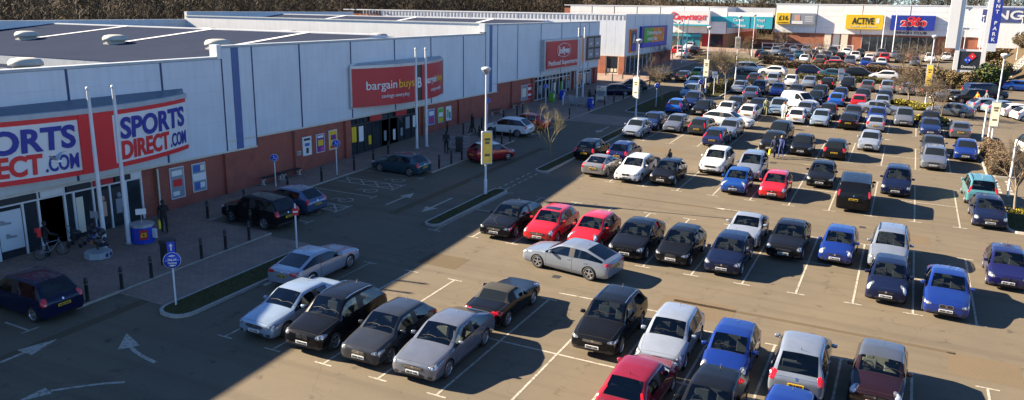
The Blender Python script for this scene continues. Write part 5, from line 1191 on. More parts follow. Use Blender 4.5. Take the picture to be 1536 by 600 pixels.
b = MB(); b.obox((0, 0, .6), .4, .42, .5, rot=Matrix.Rotation(R(20), 3, 'Y')); link('seat', bevelled(b.mesh('seat', BLACKS), .08, 2), r_); b = MB(); b.tube([(-.35, -.2, 1.05), (.0, -.22, .5), (.3, -.22, .1)], .016, 6); b.tube([(-.35, .2, 1.05), (.0, .22, .5), (.3, .22, .1)], .016, 6); b.tube([(-.35, -.2, 1.05), (-.35, .2, 1.05)], .02, 6); b.tube([(0, -.2, .5), (-.3, -.22, .1)], .016, 6); b.tube([(0, .2, .5), (-.3, .22, .1)], .016, 6); b.build('frame', DARKM, r_)
for cx in (.3, -.3):
    for cy in (-.24, .24): c = MB(); c.lathe([(0, -.02), (.1, -.02), (.1, .02), (0, .02)], 12, 0, 'Y', (cx, cy, .1)); c.build('wheel', TYRE, r_)

# ================================================================ trees, hedges and the wood
def branch_tree(name, label, x, y, h, seed, trunk_h=.35, spread=.55, twigs=TWIG, bark=BARK, levels=4, kids=(3, 5), r0=.09, upright=.5, group='bare trees in the car park', base=.1, clear=None):
    q = random.Random(seed); T = MB(); Cc = MB()
    def grow(p, d, ln, rad, lv):
        segs = 3 if lv < 3 else 2; pts = [p]; 
        for s in range(segs):
            d = (d+Vector((q.uniform(-1, 1), q.uniform(-1, 1), q.uniform(-.3, .7)*upright))*.20).normalized(); pts.append(pts[-1]+d*ln/segs)
        tgt = T if lv == 0 else Cc
        tgt.tube(pts, [rad*(1-.55*k/segs) for k in range(segs+1)], 6 if lv < 2 else 3, caps=False)
        if lv >= levels: return
        n = q.randint(*kids)+(2 if lv == 0 else 0)
        for k in range(n):
            t = q.uniform(.35, 1.0) if lv else q.uniform(.55, 1.0); i = min(int(t*segs), segs-1); o = pts[i].lerp(pts[i+1], t*segs-i)
            a = q.uniform(0, 6.283); e1 = d.orthogonal().normalized(); e2 = d.cross(e1)
            nd = (d*(1-spread*q.uniform(.6, 1.1)) + (e1*math.cos(a)+e2*math.sin(a))*spread*q.uniform(.7, 1.2) + Vector((0, 0, upright*.35))).normalized()
            grow(o, nd, ln*q.uniform(.55, .82), max(.006, rad*q.uniform(.42, .58)), lv+1)
    grow(Vector((0, 0, -.1)), Vector((0, 0, 1)), h*trunk_h, r0, 0)
    top = max(v[2] for v in Cc.v); s = h/top; 
    for m in (T, Cc): m.v = [(a*s, b_*s, c*s) for a, b_, c in m.v]
    r_ = empty(name, (x, y, gz(x, y)+base), q.uniform(0, 6.28), label, 'tree', group); T.build('trunk', bark, r_); Cc.build('crown', twigs, r_); return r_
branch_tree('sapling', 'slender yellow twigged sapling on the grass strip by the lamp post', -13.07, 18.6, 4.7, 3, .42, .5, leaf_mat('sapling_twig', (.11, .095, .042), (.20, .17, .075), 4), leaf_mat('sapling_bark', (.12, .10, .06), (.22, .18, .10), 4), 4, (3, 4), .042, .8)
branch_tree('bare_tree', 'bare tree with upswept twigs left of the dark hatchbacks', -14.8, 54.9, 5.6, 5, .36, .62, leaf_mat('pale_twig', (.12, .095, .06), (.24, .19, .12), 2), BARK, 4, (4, 5), .085, .7)
branch_tree('bare_tree', 'broad bare multi-stemmed tree on the far grass island', -10.6, 66.1, 6.2, 8, .28, .7, TWIG, BARK, 4, (4, 6), .10, .8); branch_tree('bare_tree', 'twiggy bare tree standing by the green hedge, far island', -10.9, 71.0, 5.2, 9, .3, .7, TWIG, BARK, 4, (4, 5), .09, .7)
branch_tree('bare_tree', 'pale trunked bare tree behind the silver car row', 11.1, 66.5, 5.2, 12, .36, .7, TWIG, BARK, 4, (4, 6), .10, .6); branch_tree('bare_tree', 'dark bare tree beside the yellow bannered lamp post', 13.5, 60.3, 4.9, 13, .36, .7, TWIG, BARK, 4, (4, 6), .10, .6)
branch_tree('bare_tree', 'small bare tree in the golden shrub bed', 14.3, 55.8, 4.4, 14, .45, .5, TWIG, BARK, 4, (3, 4), .07, .6); branch_tree('bare_tree', 'bare tree at the right edge beside the zebra marks', 17.6, 20.6, 5.0, 15, .4, .55, TWIG, BARK, 4, (4, 5), .085, .7)
branch_tree('bare_tree', 'bare tree at the right edge behind the hedge', 20.6, 33.5, 4.6, 16, .4, .55, TWIG, BARK, 4, (4, 5), .08, .7)
for k, (x, y, h, lb) in enumerate(((12.5, 98, 6.0, 'bare tree in front of the tower sign, leftmost'), (9.8, 103, 5.5, 'bare tree by the long hedge before the leisure hall'), (14.6, 108, 6.2, 'bare tree just left of the tower sign'), (-4.0, 103.5, 5.5, 'slim bare tree above the long far hedge'), (-14.2, 108, 5.0, 'bare tree on the verge by the junction'), (-27.6, 106.5, 6.0, 'bare tree at the corner of the supermarket'), (-12.3, 136, 5, 'bare tree before the brick end of the leisure hall'), (30, 118, 6.0, 'bare tree on the brown bank, upper'), (27, 112, 5.0, 'bare tree on the brown bank, lower'), (-25.6, 92.2, 4.2, 'bare tree hard by the supermarket windows'))):
    branch_tree('bare_tree', lb, x, y, h, 40+k, .35, .65, TWIG, BARK, 4, (3, 5), .09, .6, base=.1+max(0, hill(x, y)-gz(x, y)))
def leafy(name, label, cat, vol, n, size, mats, group=None, stems=True):
    """leaf faces spread through a volume: vol() gives a point and an outward weight"""
    bs = [MB() for _ in mats]
    for _ in range(n):
        p = Vector(vol()); i = rnd.randrange(len(mats)); s = size*rnd.uniform(.6, 1.4)
        a = Vector((rnd.uniform(-1, 1), rnd.uniform(-1, 1), rnd.uniform(-1, 1))).normalized(); c = a.orthogonal().normalized()*s*.55; a = a*s
        bs[i].add([p-a, p+c, p+a, p-c], [(0, 1, 2, 3)])
    r_ = empty(name, label=label, cat=cat, group=group)
    for b, m in zip(bs, mats): b.build('foliage', m, r_)
    return r_
def hedge(label, x0, x1, y0, y1, h, mats, n, size=.09, name='hedge', base=.1):
    ph = [rnd.uniform(0, 6) for _ in range(4)]
    def vol():
        u, v, w = rnd.random(), rnd.random(), rnd.random()
        if rnd.random() < .75:
            f = rnd.random()
            if f < .45: w = 1-rnd.random()**2*.12
            elif f < .75: v = rnd.random()**2*.12
            elif f < .88: u = rnd.random()**2*.1 if rnd.random() < .5 else 1-rnd.random()**2*.1
        x = x0+(x1-x0)*u; y = y0+(y1-y0)*v; hh = h*(1+.10*math.sin(x*1.1+ph[0])+.08*math.sin(x*2.9+y*2+ph[1])); bulge = .12*math.sin(x*1.7+w*3+ph[2])
        return (x+bulge, y+bulge, gz(x, y)+base+w*hh)
    r_ = leafy(name, label, 'hedge', vol, n, size, mats); c = MB()
    m = .22; c.box(x0+m, x1-m, y0+m, y1-m, -.2, h*.86); c.v = [(a, b_, gz(a, b_)+base+d) for a, b_, d in c.v]; c.build('woody_core', simple('hedge_core', (.030, .022, .014), .95), r_)
hedge('long brown clipped hedge before the far car park', -9.4, 17, 102.0, 104.2, 1.05, [BROWNL, TWIG], 16000, .09); hedge('brown and green low hedge behind the last car row', -3.4, 11.5, 87.0, 88.8, .72, [BROWNL, OLIVE, EVER], 12000, .08)
hedge('square clipped brown hedge beside the right lamp post', 16.95, 18.45, 31.3, 41.9, 1.0, [BROWNL, BROWNL, TWIG], 11000, .06); hedge('olive green low hedge on the far grass island', -11.7, -10.0, 65.0, 73.0, 1.0, [OLIVE, EVER, BROWNL], 9000, .09); hedge('short brown hedge at the junction verge', -12.2, -8.0, 107.5, 109.5, 1.2, [BROWNL, TWIG], 3000, .12)
def blob(label, x, y, rx, ry, h, mats, n, size, name, cat='shrub', lobes=9):
    ls = [(rnd.uniform(-.6, .6)*rx, rnd.uniform(-.6, .6)*ry, rnd.uniform(.25, .72)*h, rnd.uniform(.3, .5)) for _ in range(lobes)]
    def vol():
        lx, ly, lz, s = ls[rnd.randrange(lobes)]; d = Vector((rnd.gauss(0, 1), rnd.gauss(0, 1), rnd.gauss(0, 1))).normalized()*(rnd.random()**.35)
        return (x+lx+d.x*rx*s*1.1, y+ly+d.y*ry*s*1.1, gz(x, y)+.1+max(.02, lz+d.z*h*s*.8))
    r_ = leafy(name, label, cat, vol, n, size, mats); b = MB()
    for k in range(5): a = k*1.26; b.tube([(x, y, gz(x, y)), (x+math.cos(a)*rx*.3, y+math.sin(a)*ry*.3, gz(x, y)+h*.5)], [.06, .02], 5)
    b.build('stems', BARK, r_); return r_
blob('large dark evergreen bush below the tower sign', 20.7, 92.5, 2.5, 2.4, 3.3, [EVER, EVER, OLIVE], 14000, .15, 'evergreen_bush', lobes=14)
blob('olive shrubbery left of the evergreen bush', 15.6, 90, 3.2, 2.2, 2.6, [OLIVE, TWIG, BROWNL], 9000, .14, 'shrub', lobes=12); blob('tawny shrubs in front of the tower sign legs', 17.2, 88.5, 2.2, 1.8, 2.4, [BROWNL, OLIVE, BROWNL], 5000, .12, 'shrub'); blob('brown scrub right of the yellow bannered lamp post', 12.6, 88.5, 2.6, 2.0, 2.3, [TWIG, BROWNL], 6000, .13, 'shrub')
blob('golden yellow shrub round the small bare tree', 13.6, 55.6, 1.7, 2.1, .75, [YELL, YELL, OLIVE], 5500, .07, 'golden_shrub'); blob('golden yellow shrub beside the dark bare tree', 12.6, 64.0, 1.7, 1.4, .8, [YELL, OLIVE], 4500, .07, 'golden_shrub'); blob('spiky green shrub under the pale trunked tree', 10.6, 67.2, 1.6, 1.2, .8, [OLIVE, YELL], 3500, .08, 'shrub'); blob('bright green low shrub at the foot of the evergreen bush', 18.0, 83.5, 1.8, 1.0, .6, [YELL, GRASS], 3000, .08, 'shrub')
blob('bright moss green tuft round the right edge tree', 17.5, 20.6, .8, .7, .22, [YELL, GRASS], 1500, .05, 'shrub')
for k, (x, y, h, lb) in enumerate(((24, 108, 2.2, 'brown shrub at the foot of the bank'), (28.5, 121, 2.6, 'large brown shrub at the top of the bank'), (24.6, 130, 2.6, 'shrub by the stair top on the bank'), (32, 114, 2.0, 'brown shrub on the right of the bank'))): 
    z0 = hill(x, y)-gz(x, y); b = blob(lb, x, y, 2.8, 2.0, h, [BROWNL, TWIG, OLIVE], 3500, .15, 'shrub'); b.location.z = max(0, z0)
# stairs with white rails climbing the bank
st = empty('stairway', label='white railed steps climbing the brown bank', cat='stairway')
for s, (xa, xb) in enumerate(((23.5, 31.0), (25.6, 33.0))):
    for k in range(2):
        b = MB(); 
        for h in (.55, 1.0): b.tube([(xa+(xb-xa)*t, 106.5+16*t+s*1.6, hill(xa+(xb-xa)*t, 106.5+16*t)+h) for t in [q/8 for q in range(9)]], .045, 6)
        for q in range(9): t = q/8; b.tube([(xa+(xb-xa)*t, 106.5+16*t+s*1.6, hill(xa+(xb-xa)*t, 106.5+16*t)), (xa+(xb-xa)*t, 106.5+16*t+s*1.6, hill(xa+(xb-xa)*t, 106.5+16*t)+1.0)], .05, 6)
        if k == 0: b.build('handrail', WHITES, st)
for k in range(22):
    t = k/22; x = 24.6+7.4*t; y = 107.3+16*t; MB().obox((x, y, hill(x, y)+.06), 1.9, .55, .18, R(-55)).build('step', KERB, st)
# fence of white rails by the far car park
fe = empty('rail_fence', label='white railed fence before the brick end of the leisure hall', cat='fence')
for k in range(9): MB().box(-17.5+k*2.2, -17.3+k*2.2, 139.5, 139.6, 4, 5.9).build('post', WHITES, fe)
for z in (5.0, 5.8): MB().box(-17.5, .3, 139.6, 139.66, z-.06, z+.06).build('rail', WHITES, fe)

def woodland():
    q = random.Random(11); A, B_ = [], []          # twig ribbons and trunk ribbons as flat arrays
    vt, ft, vk, fk = [], [], [], []
    def ribbon(V, F, p, d, ln, w):
        s = d.cross(Vector((q.uniform(-1, 1), q.uniform(-1, 1), .2))).normalized()*w; b0 = len(V)
        e = p+d*ln; V += [tuple(p-s), tuple(p+s), tuple(e)]; F.append((b0, b0+1, b0+2))
    spots = []
    for _ in range(620): spots.append((q.uniform(-150, -80)**1, q.uniform(-25, 240)))
    for _ in range(420): spots.append((q.uniform(-80, 110), q.uniform(178, 235)))
    for _ in range(120): spots.append((q.uniform(-30, 60), q.uniform(192, 205)))
    for _ in range(260): spots.append((q.uniform(-92, -78), q.uniform(0, 200)))
    for x, y in spots:
        h = q.uniform(9, 15)*(1.15 if y > 170 else 1); z = hill(x, y); nb = 26 if x > -120 else 18
        lean = Vector((q.uniform(-.06, .06), q.uniform(-.06, .06), 1)).normalized(); ribbon(vk, fk, Vector((x, y, z)), lean, h, q.uniform(.10, .20)); ribbon(vk, fk, Vector((x, y, z)), lean, h, .13)
        for k in range(nb):
            t = q.uniform(.12, .97); p = Vector((x, y, z))+lean*h*t; a = q.uniform(0, 6.28); up = q.uniform(.25, 1.1); d = Vector((math.cos(a), math.sin(a), up)).normalized(); ln = h*q.uniform(.16, .34)*(1.1-t*.55)
            ribbon(vt, ft, p, d, ln, .045)
            for j in range(9):
                pp = p+d*ln*q.uniform(.2, 1); dd = (d+Vector((q.uniform(-1, 1), q.uniform(-1, 1), q.uniform(-.3, .8)))*.8).normalized(); ribbon(vt, ft, pp, dd, q.uniform(.7, 2.0), .040)
        for k in range(34):     # undergrowth
            p = Vector((x+q.uniform(-3, 3), y+q.uniform(-3, 3), z)); ribbon(vt, ft, p, Vector((q.uniform(-.5, .5), q.uniform(-.5, .5), 1)).normalized(), q.uniform(1.2, 4.5), .09)
    me = bpy.data.meshes.new('woodland'); n0 = len(vt); me.from_pydata(vt+vk, [], ft+[(a+n0, b+n0, c+n0) for a, b, c in fk]); me.materials.append(WOODT); me.materials.append(WOODK)
    me.polygons.foreach_set('material_index', [0]*len(ft)+[1]*len(fk)); me.update()
    tag(link('woodland', me), 'bare brown winter woodland rising behind the shops', 'woodland', kind='stuff')
woodland()
# ================================================================ parked and moving vehicles
ROWY = {'0n': -13.1, '0f': -8.35, '1n': 2.38, '1f': 7.0, '2n': 17.8, '2f': 22.7, '3n': 33.1, '3f': 37.5, '4n': 48.5, '4f': 53.2, '5n': 63.7, '5f': 68.3, '6n': 79.4}
ROWNAME = {'0n': 'nearest line of bays', '0f': 'second line of bays', '1n': 'third line of bays', '1f': 'fourth line of bays', '2n': 'fifth line of bays', '2f': 'sixth line of bays', '3n': 'seventh line of bays', '3f': 'eighth line of bays', '4n': 'ninth line of bays', '4f': 'tenth line of bays', '5n': 'eleventh line of bays', '5f': 'twelfth line of bays', '6n': 'line against the near hedge'}
CN = {'royal_blue': 'vivid blue', 'dark_blue': 'dark blue', 'light_silver': 'pale silver', 'mid_grey': 'mid grey', 'dark_grey': 'charcoal', 'pale_blue': 'pale blue', 'ice_blue': 'icy blue', 'slate_blue': 'slate blue', 'bright_blue': 'bright blue', 'dark_red': 'dark red'}
TN = {'compact_suv': 'SUV', 'square_suv': 'square SUV', 'city_car': 'city car', 'sports_coupe': 'sports coupe', 'three_door': 'three-door hatch', 'people_carrier': 'people carrier', 'panel_van': 'panel van', 'small_van': 'small van', 'fastback': 'fastback saloon', 'mini': 'small retro hatch', 'hatchback': 'hatchback', 'supermini': 'supermini', 'saloon': 'saloon', 'coupe': 'coupe', 'roadster': 'soft-top roadster', 'estate': 'estate', 'crossover': 'crossover'}
# row, bay, colour, shape, lamp, tail, grille, facing (c camera / a away), dx, dy, extras
CARS = [
 ('0n', -5, 'ice_blue', 'saloon', 'slim', 'wide', 'wide', 'c', .1, .25, dict(rim=1)), ('0n', -4, 'black', 'compact_suv', 'slant', 'side', 'kidney', 'c', 0, .1, {}), ('0n', -3, 'dark_grey', 'hatchback', 'slim', 'side', 'tall', 'c', .1, .1, {}), ('0n', -2, 'mid_grey', 'fastback', 'square', 'side', 'wide', 'c', 0, .35, dict(rim=1, seats='light')),
 ('0n', 1, 'dark_red', 'supermini', 'oval', 'tall', 'slot', 'a', .15, .55, {}), ('0n', 2, 'black', 'hatchback', 'slant', 'side', 'wide', 'c', .2, .2, {}), ('0n', 3, 'royal_blue', 'city_car', 'oval', 'side', 'slot', 'c', .1, .0, {}),
 ('0f', -6, 'light_silver', 'coupe', 'slim', 'wide', 'tall', 'a', -.1, -.1, dict(rim=1)), ('0f', -2, 'black', 'roadster', 'slant', 'wide', 'slot', 'a', 0, .3, {}), ('0f', 0, 'black', 'compact_suv', 'slim', 'side', 'wide', 'c', .05, .1, {}), ('0f', 1, 'light_silver', 'hatchback', 'slant', 'side', 'shield', 'c', .1, 0, {}), ('0f', 2, 'royal_blue', 'city_car', 'oval', 'side', 'slot', 'c', .0, -.3, {}), ('0f', 3, 'silver', 'crossover', 'slant', 'side', 'slot', 'a', .0, .1, {}), ('0f', 4, 'maroon', 'mini', 'round', 'side', 'slot', 'c', .1, .35, dict(two='grey', seats='light')),
 ('1n', -4, 'black', 'fastback', 'slim', 'wide', 'wide', 'c', 0, .1, dict(rim=1)), ('1n', -3, 'red', 'hatchback', 'oval', 'side', 'wide', 'c', 0, .2, dict(sun=True)), ('1n', -2, 'red', 'supermini', 'tall', 'side', 'slot', 'c', .1, .2, {}), ('1n', -1, 'black', 'fastback', 'slant', 'wide', 'wide', 'c', .1, .25, {}), ('1n', 0, 'black', 'supermini', 'slim', 'side', 'tall', 'c', .05, .1, {}), ('1n', 1, 'navy', 'hatchback', 'slant', 'tall', 'slot', 'c', .1, .1, {}), ('1n', 4, 'navy', 'supermini', 'tall', 'side', 'slot', 'c', .1, .0, {}), ('1n', 5, 'royal_blue', 'saloon', 'slim', 'wide', 'kidney', 'c', .05, -.2, dict(rim=1)),
 ('1f', 1, 'light_silver', 'sports_coupe', 'slim', 'side', 'tall', 'c', .1, .1, {}), ('1f', 2, 'black', 'saloon', 'square', 'wide', 'wide', 'c', .0, -.5, dict(rim=1)), ('1f', 3, 'royal_blue', 'city_car', 'round', 'side', 'slot', 'c', .05, -.6, {}), ('1f', 4, 'silver', 'compact_suv', 'square', 'tall', 'wide', 'c', .0, -.0, {}), ('1f', 6, 'purple', 'supermini', 'slant', 'side', 'slot', 'c', .3, -.1, {}),
 ('2n', -4, 'champagne', 'sports_coupe', 'slim', 'side', 'slot', 'a', -.3, .2, {}), ('2n', -3, 'white', 'estate', 'slim', 'tall', 'kidney', 'c', -.1, .1, {}), ('2n', -2, 'black', 'supermini', 'slant', 'side', 'slot', 'c', -.1, .1, {}), ('2n', 0, 'blue', 'three_door', 'tall', 'side', 'slot', 'c', -.1, .0, {}), ('2n', 1, 'red', 'supermini', 'oval', 'side', 'slot', 'c', .0, .1, {}), ('2n', 3, 'black', 'panel_van', 'tall', 'tall', 'wide', 'a', .05, .1, {}), ('2n', 6, 'navy', 'hatchback', 'square', 'tall', 'wide', 'c', .25, -.1, {}),
 ('2f', -5, 'black', 'hatchback', 'slant', 'side', 'slot', 'a', -.4, -.1, {}), ('2f', -4, 'purple', 'supermini', 'slant', 'side', 'slot', 'a', -.2, .2, {}), ('2f', -1, 'white', 'compact_suv', 'slant', 'side', 'wide', 'c', -.2, .2, {}), ('2f', 0, 'silver', 'people_carrier', 'oval', 'tall', 'slot', 'c', .0, .0, {}), ('2f', 2, 'black', 'hatchback', 'slant', 'side', 'wide', 'c', .0, .1, {}), ('2f', 4, 'navy', 'people_carrier', 'square', 'side', 'wide', 'c', .0, .3, {}), ('2f', 6, 'teal', 'square_suv', 'square', 'tall', 'wide', 'a', .1, .4, {}),
 ('3n', -5, 'light_silver', 'hatchback', 'oval', 'side', 'wide', 'c', -.1, .2, {}), ('3n', -2, 'dark_blue', 'hatchback', 'oval', 'tall', 'slot', 'a', .0, .0, {}), ('3n', 0, 'black', 'hatchback', 'slant', 'side', 'slot', 'c', -.1, .2, {}), ('3n', 1, 'black', 'supermini', 'slant', 'side', 'slot', 'c', -.1, .0, {}), ('3n', 2, 'black', 'supermini', 'slant', 'side', 'wide', 'a', .1, -.2, {}), ('3n', 5, 'mid_grey', 'estate', 'slant', 'side', 'wide', 'c', .0, .2, {}),
 ('3f', -5, 'dark_blue', 'hatchback', 'slant', 'side', 'slot', 'c', .1, .2, {}), ('3f', -4, 'mid_grey', 'supermini', 'slant', 'side', 'slot', 'c', .0, .1, {}), ('3f', -3, 'dark_grey', 'supermini', 'slant', 'tall', 'slot', 'a', .0, .0, {}), ('3f', -2, 'silver', 'estate', 'slant', 'side', 'wide', 'c', .2, .1, {}), ('3f', 0, 'black', 'people_carrier', 'slant', 'tall', 'slot', 'c', -.2, .3, {}), ('3f', 3, 'light_silver', 'hatchback', 'tall', 'side', 'tall', 'c', .0, .5, {}), ('3f', 5, 'dark_grey', 'saloon', 'slim', 'wide', 'wide', 'c', .0, 1.3, {}), ('3f', 6, 'royal_blue', 'supermini', 'slim', 'side', 'wide', 'c', .0, .4, {}),
 ('4n', -5, 'bright_blue', 'supermini', 'oval', 'tall', 'slot', 'a', -.4, .0, {}), ('4n', -4, 'black', 'hatchback', 'slant', 'side', 'wide', 'c', .0, .2, {}), ('4n', -3, 'white', 'supermini', 'slant', 'side', 'slot', 'c', .0, .3, {}), ('4n', -2, 'white', 'hatchback', 'slant', 'side', 'slot', 'a', .0, .1, {}), ('4n', 0, 'white', 'hatchback', 'slant', 'side', 'slot', 'a', -.1, .2, {}), ('4n', 1, 'ice_blue', 'hatchback', 'oval', 'side', 'slot', 'c', -.2, .0, {}), ('4n', 2, 'black', 'saloon', 'slant', 'side', 'wide', 'a', .0, -.1, {}), ('4n', 3, 'light_silver', 'three_door', 'oval', 'side', 'slot', 'a', .0, -.2, {}), ('4n', 5, 'dark_blue', 'hatchback', 'slant', 'side', 'slot', 'c', -.1, .1, {}), ('4n', 6, 'grey', 'saloon', 'slim', 'side', 'wide', 'a', .0, .1, {}),
 ('4f', -5, 'dark_blue', 'people_carrier', 'slant', 'tall', 'slot', 'c', .1, .1, {}), ('4f', -3, 'dark_grey', 'hatchback', 'slant', 'side', 'wide', 'c', .0, .2, {}), ('4f', -2, 'navy', 'saloon', 'slant', 'wide', 'wide', 'c', .0, .2, {}), ('4f', -1, 'pale_blue', 'people_carrier', 'slant', 'side', 'slot', 'c', -.2, .0, {}), ('4f', 0, 'silver', 'hatchback', 'slant', 'side', 'wide', 'c', .1, .1, {}), ('4f', 1, 'black', 'supermini', 'slant', 'side', 'slot', 'c', .0, .1, {}), ('4f', 2, 'dark_grey', 'hatchback', 'slant', 'side', 'slot', 'c', .0, .3, {}), ('4f', 3, 'royal_blue', 'hatchback', 'slant', 'side', 'wide', 'c', -.1, .0, {}), ('4f', 4, 'mid_grey', 'people_carrier', 'square', 'side', 'wide', 'c', .0, .0, {}), ('4f', 5, 'navy', 'hatchback', 'slant', 'side', 'wide', 'c', .0, .3, {}),
 ('5n', -3, 'slate_blue', 'hatchback', 'slant', 'side', 'slot', 'a', -.1, .3, {}), ('5n', 0, 'black', 'hatchback', 'slant', 'side', 'slot', 'c', .1, .0, {}), ('5n', 1, 'bright_blue', 'supermini', 'slant', 'side', 'slot', 'a', .0, -.2, {}), ('5n', 2, 'red', 'city_car', 'oval', 'side', 'slot', 'a', .0, -.3, {}), ('5n', 3, 'light_silver', 'supermini', 'slant', 'side', 'slot', 'c', .0, .2, {}),
 ('5f', -4, 'silver', 'hatchback', 'slant', 'side', 'wide', 'c', .0, .1, {}), ('5f', -3, 'navy', 'people_carrier', 'slant', 'side', 'slot', 'c', .0, .3, {}), ('5f', -2, 'royal_blue', 'supermini', 'slant', 'side', 'slot', 'c', -.1, .0, {}), ('5f', -1, 'dark_grey', 'hatchback', 'slant', 'side', 'slot', 'c', -.3, .1, {}), ('5f', 0, 'black', 'crossover', 'slant', 'side', 'slot', 'c', .1, .0, {}), ('5f', 1, 'purple', 'supermini', 'slant', 'side', 'slot', 'c', .0, .2, {}), ('5f', 2, 'black', 'hatchback', 'slant', 'side', 'slot', 'c', .1, .2, {}), ('5f', 3, 'navy', 'hatchback', 'slant', 'side', 'slot', 'c', .1, .2, {}),
 ('6n', -4, 'dark_grey', 'hatchback', 'slant', 'tall', 'slot', 'a', .0, .0, {}), ('6n', -3, 'light_silver', 'people_carrier', 'slant', 'tall', 'slot', 'a', .1, .0, {}), ('6n', -2, 'white', 'supermini', 'slant', 'side', 'slot', 'c', .0, .0, {}), ('6n', -1, 'silver', 'hatchback', 'slant', 'side', 'slot', 'c', .0, .0, {}), ('6n', 0, 'black', 'hatchback', 'slant', 'side', 'slot', 'a', .0, .0, {}), ('6n', 1, 'black', 'people_carrier', 'slant', 'side', 'slot', 'c', .1, .0, {}), ('6n', 2, 'grey', 'supermini', 'slant', 'tall', 'slot', 'a', .1, .0, {}), ('6n', 3, 'silver', 'crossover', 'slant', 'side', 'slot', 'a', .1, .0, {}), ('6n', 4, 'mid_grey', 'estate', 'slant', 'side', 'slot', 'a', .0, .0, {}), ('6n', 5, 'black', 'hatchback', 'slant', 'side', 'slot', 'a', .0, .0, {}),
]
used = {}
def uniq(lb, *alts):
    for a in (lb,)+alts:
        if a not in used: used[a] = 1; return a
    return lb
def cname(c, s): return f'{CN.get(c, c)} {TN[s]}'
order = sorted(range(len(CARS)), key=lambda i: (CARS[i][0], CARS[i][1]))
jr = random.Random(5)
for q_, i in enumerate(order):
    row, n, c, shp, lamp, tail, gr, fc, dx, dy, ex = CARS[i]
    y = ROWY[row]+dy; lod = 0 if y < 26 else 1 if y < 62 else 2
    P = car_proto(shp, lamp, tail, gr, lod, ex.get('rim', 0), ex.get('seats', 'dark'), ex.get('sun', False), bool(ex.get('two')))
    hd = -math.pi/2 if fc == 'c' else math.pi/2
    same = [k for k in order if CARS[k][0] == row]; ix = same.index(i)
    nb = same[ix-1] if ix else (same[ix+1] if len(same) > 1 else None)
    face = 'facing out' if fc == 'c' else 'parked nose in'
    side = 'right of' if ix else 'left of'
    ln = ROWNAME[row]
    lb = f'{cname(c, shp)} {face}, {side} the {cname(CARS[nb][2], CARS[nb][3])}, {ln}' if nb is not None else f'{cname(c, shp)} {face} in the {ln}'
    w = lb.split()
    if len(w) > 16: lb = f'{cname(c, shp)} {side} the {cname(CARS[nb][2], CARS[nb][3])}, {ln}'
    lb = uniq(lb, lb+' too')
    vn = 'parked_van' if 'van' in shp else 'parked_car'
    place_car(P, ground_matrix(BW*(n+.5)+dx, y, hd+R(jr.uniform(-1.6, 1.6)), .006), c, lb, 'vehicles parked in the marked bays', vn, 'van' if 'van' in shp else 'car', ex.get('two'), lod)
def car_at(x, y, deg, c, shp, label, lamp='slant', tail='side', gr='slot', lod=1, name='parked_car', group=None, h=.006, two=None, rim=0):
    place_car(car_proto(shp, lamp, tail, gr, lod, rim, 'dark', False, bool(two)), ground_matrix(x, y, R(deg), h), c, label, group, name, 'van' if 'van' in name else 'car', two, lod)
G1 = 'cars outside the shops'
car_at(-2.95, -1.95, 172, 'silver', 'fastback', 'silver saloon driving along the aisle behind the roadster', 'slant', 'wide', 'wide', 0, 'moving_car')
car_at(-21.0, -17.15, 178, 'navy', 'people_carrier', 'dark blue people carrier parked nose-in at the left edge', 'slant', 'side', 'slot', 0, group=G1)
car_at(-21.35, -3.55, 176, 'black', 'square_suv', 'black square SUV nosed up to the shop pavement', 'square', 'side', 'wide', 0, group=G1); car_at(-21.7, -.55, 178, 'slate_blue', 'hatchback', 'slate blue hatchback beside the black square SUV', 'slant', 'side', 'slot', 0, group=G1)
car_at(-21.3, 10.55, 178, 'petrol', 'hatchback', 'dark petrol hatchback in the bay before the crimson sign', 'slant', 'side', 'slot', 0, group=G1); car_at(-17.55, 17.3, 62, 'dark_red', 'city_car', 'dark red small car with white roof by the kerb', 'round', 'side', 'slot', 0, group=G1, two='white')
car_at(-21.0, 27.3, 180, 'white', 'crossover', 'white crossover nosed in behind the lamp post', 'slant', 'side', 'slot', 0, group=G1); car_at(-20.9, 31.0, 178, 'red', 'hatchback', 'red hatchback beside the white crossover', 'slant', 'side', 'slot', 0, group=G1)
G2 = 'cars on the side lane and by the supermarket'
car_at(-21.3, 56.6, 205, 'navy', 'saloon', 'navy saloon parked in shade before the far shop', group=G2); car_at(-20.9, 62.0, 200, 'dark_grey', 'hatchback', 'charcoal hatchback in shade beside the navy saloon', group=G2); car_at(-20.5, 74.5, 82, 'black', 'square_suv', 'black SUV by the sunlit supermarket corner', 'square', 'tall', group=G2)
car_at(-17.6, 76.3, 88, 'dark_grey', 'hatchback', 'charcoal hatchback right of the black SUV, queueing away', group=G2); car_at(-16.9, 82.0, 90, 'green', 'supermini', 'lime green supermini behind the charcoal hatchback', lod=2, group=G2); car_at(-15.0, 77.5, -92, 'navy', 'supermini', 'navy supermini beside the green supermini', group=G2)
car_at(-14.6, 70.0, -95, 'pale_blue', 'hatchback', 'pale blue hatchback behind the pale blue people carrier', group=G2); car_at(-12.6, 60.1, -92, 'pale_blue', 'people_carrier', 'pale blue people carrier behind the bright blue supermini', group=G2)
for x, y, c, s, d, lb in ((-27.0, 111.6, 'white', 'hatchback', 90, 'white hatchback at the far supermarket kerb'), (-29.5, 117.5, 'red', 'supermini', 90, 'red supermini at the carpet warehouse'), (-30.2, 129.5, 'white', 'saloon', -90, 'white saloon before the carpet warehouse doors'), (-26.6, 119.5, 'black', 'saloon', 90, 'black saloon among the far supermarket cars')): car_at(x, y, d, c, s, lb, lod=2, group=G2, h=.11)
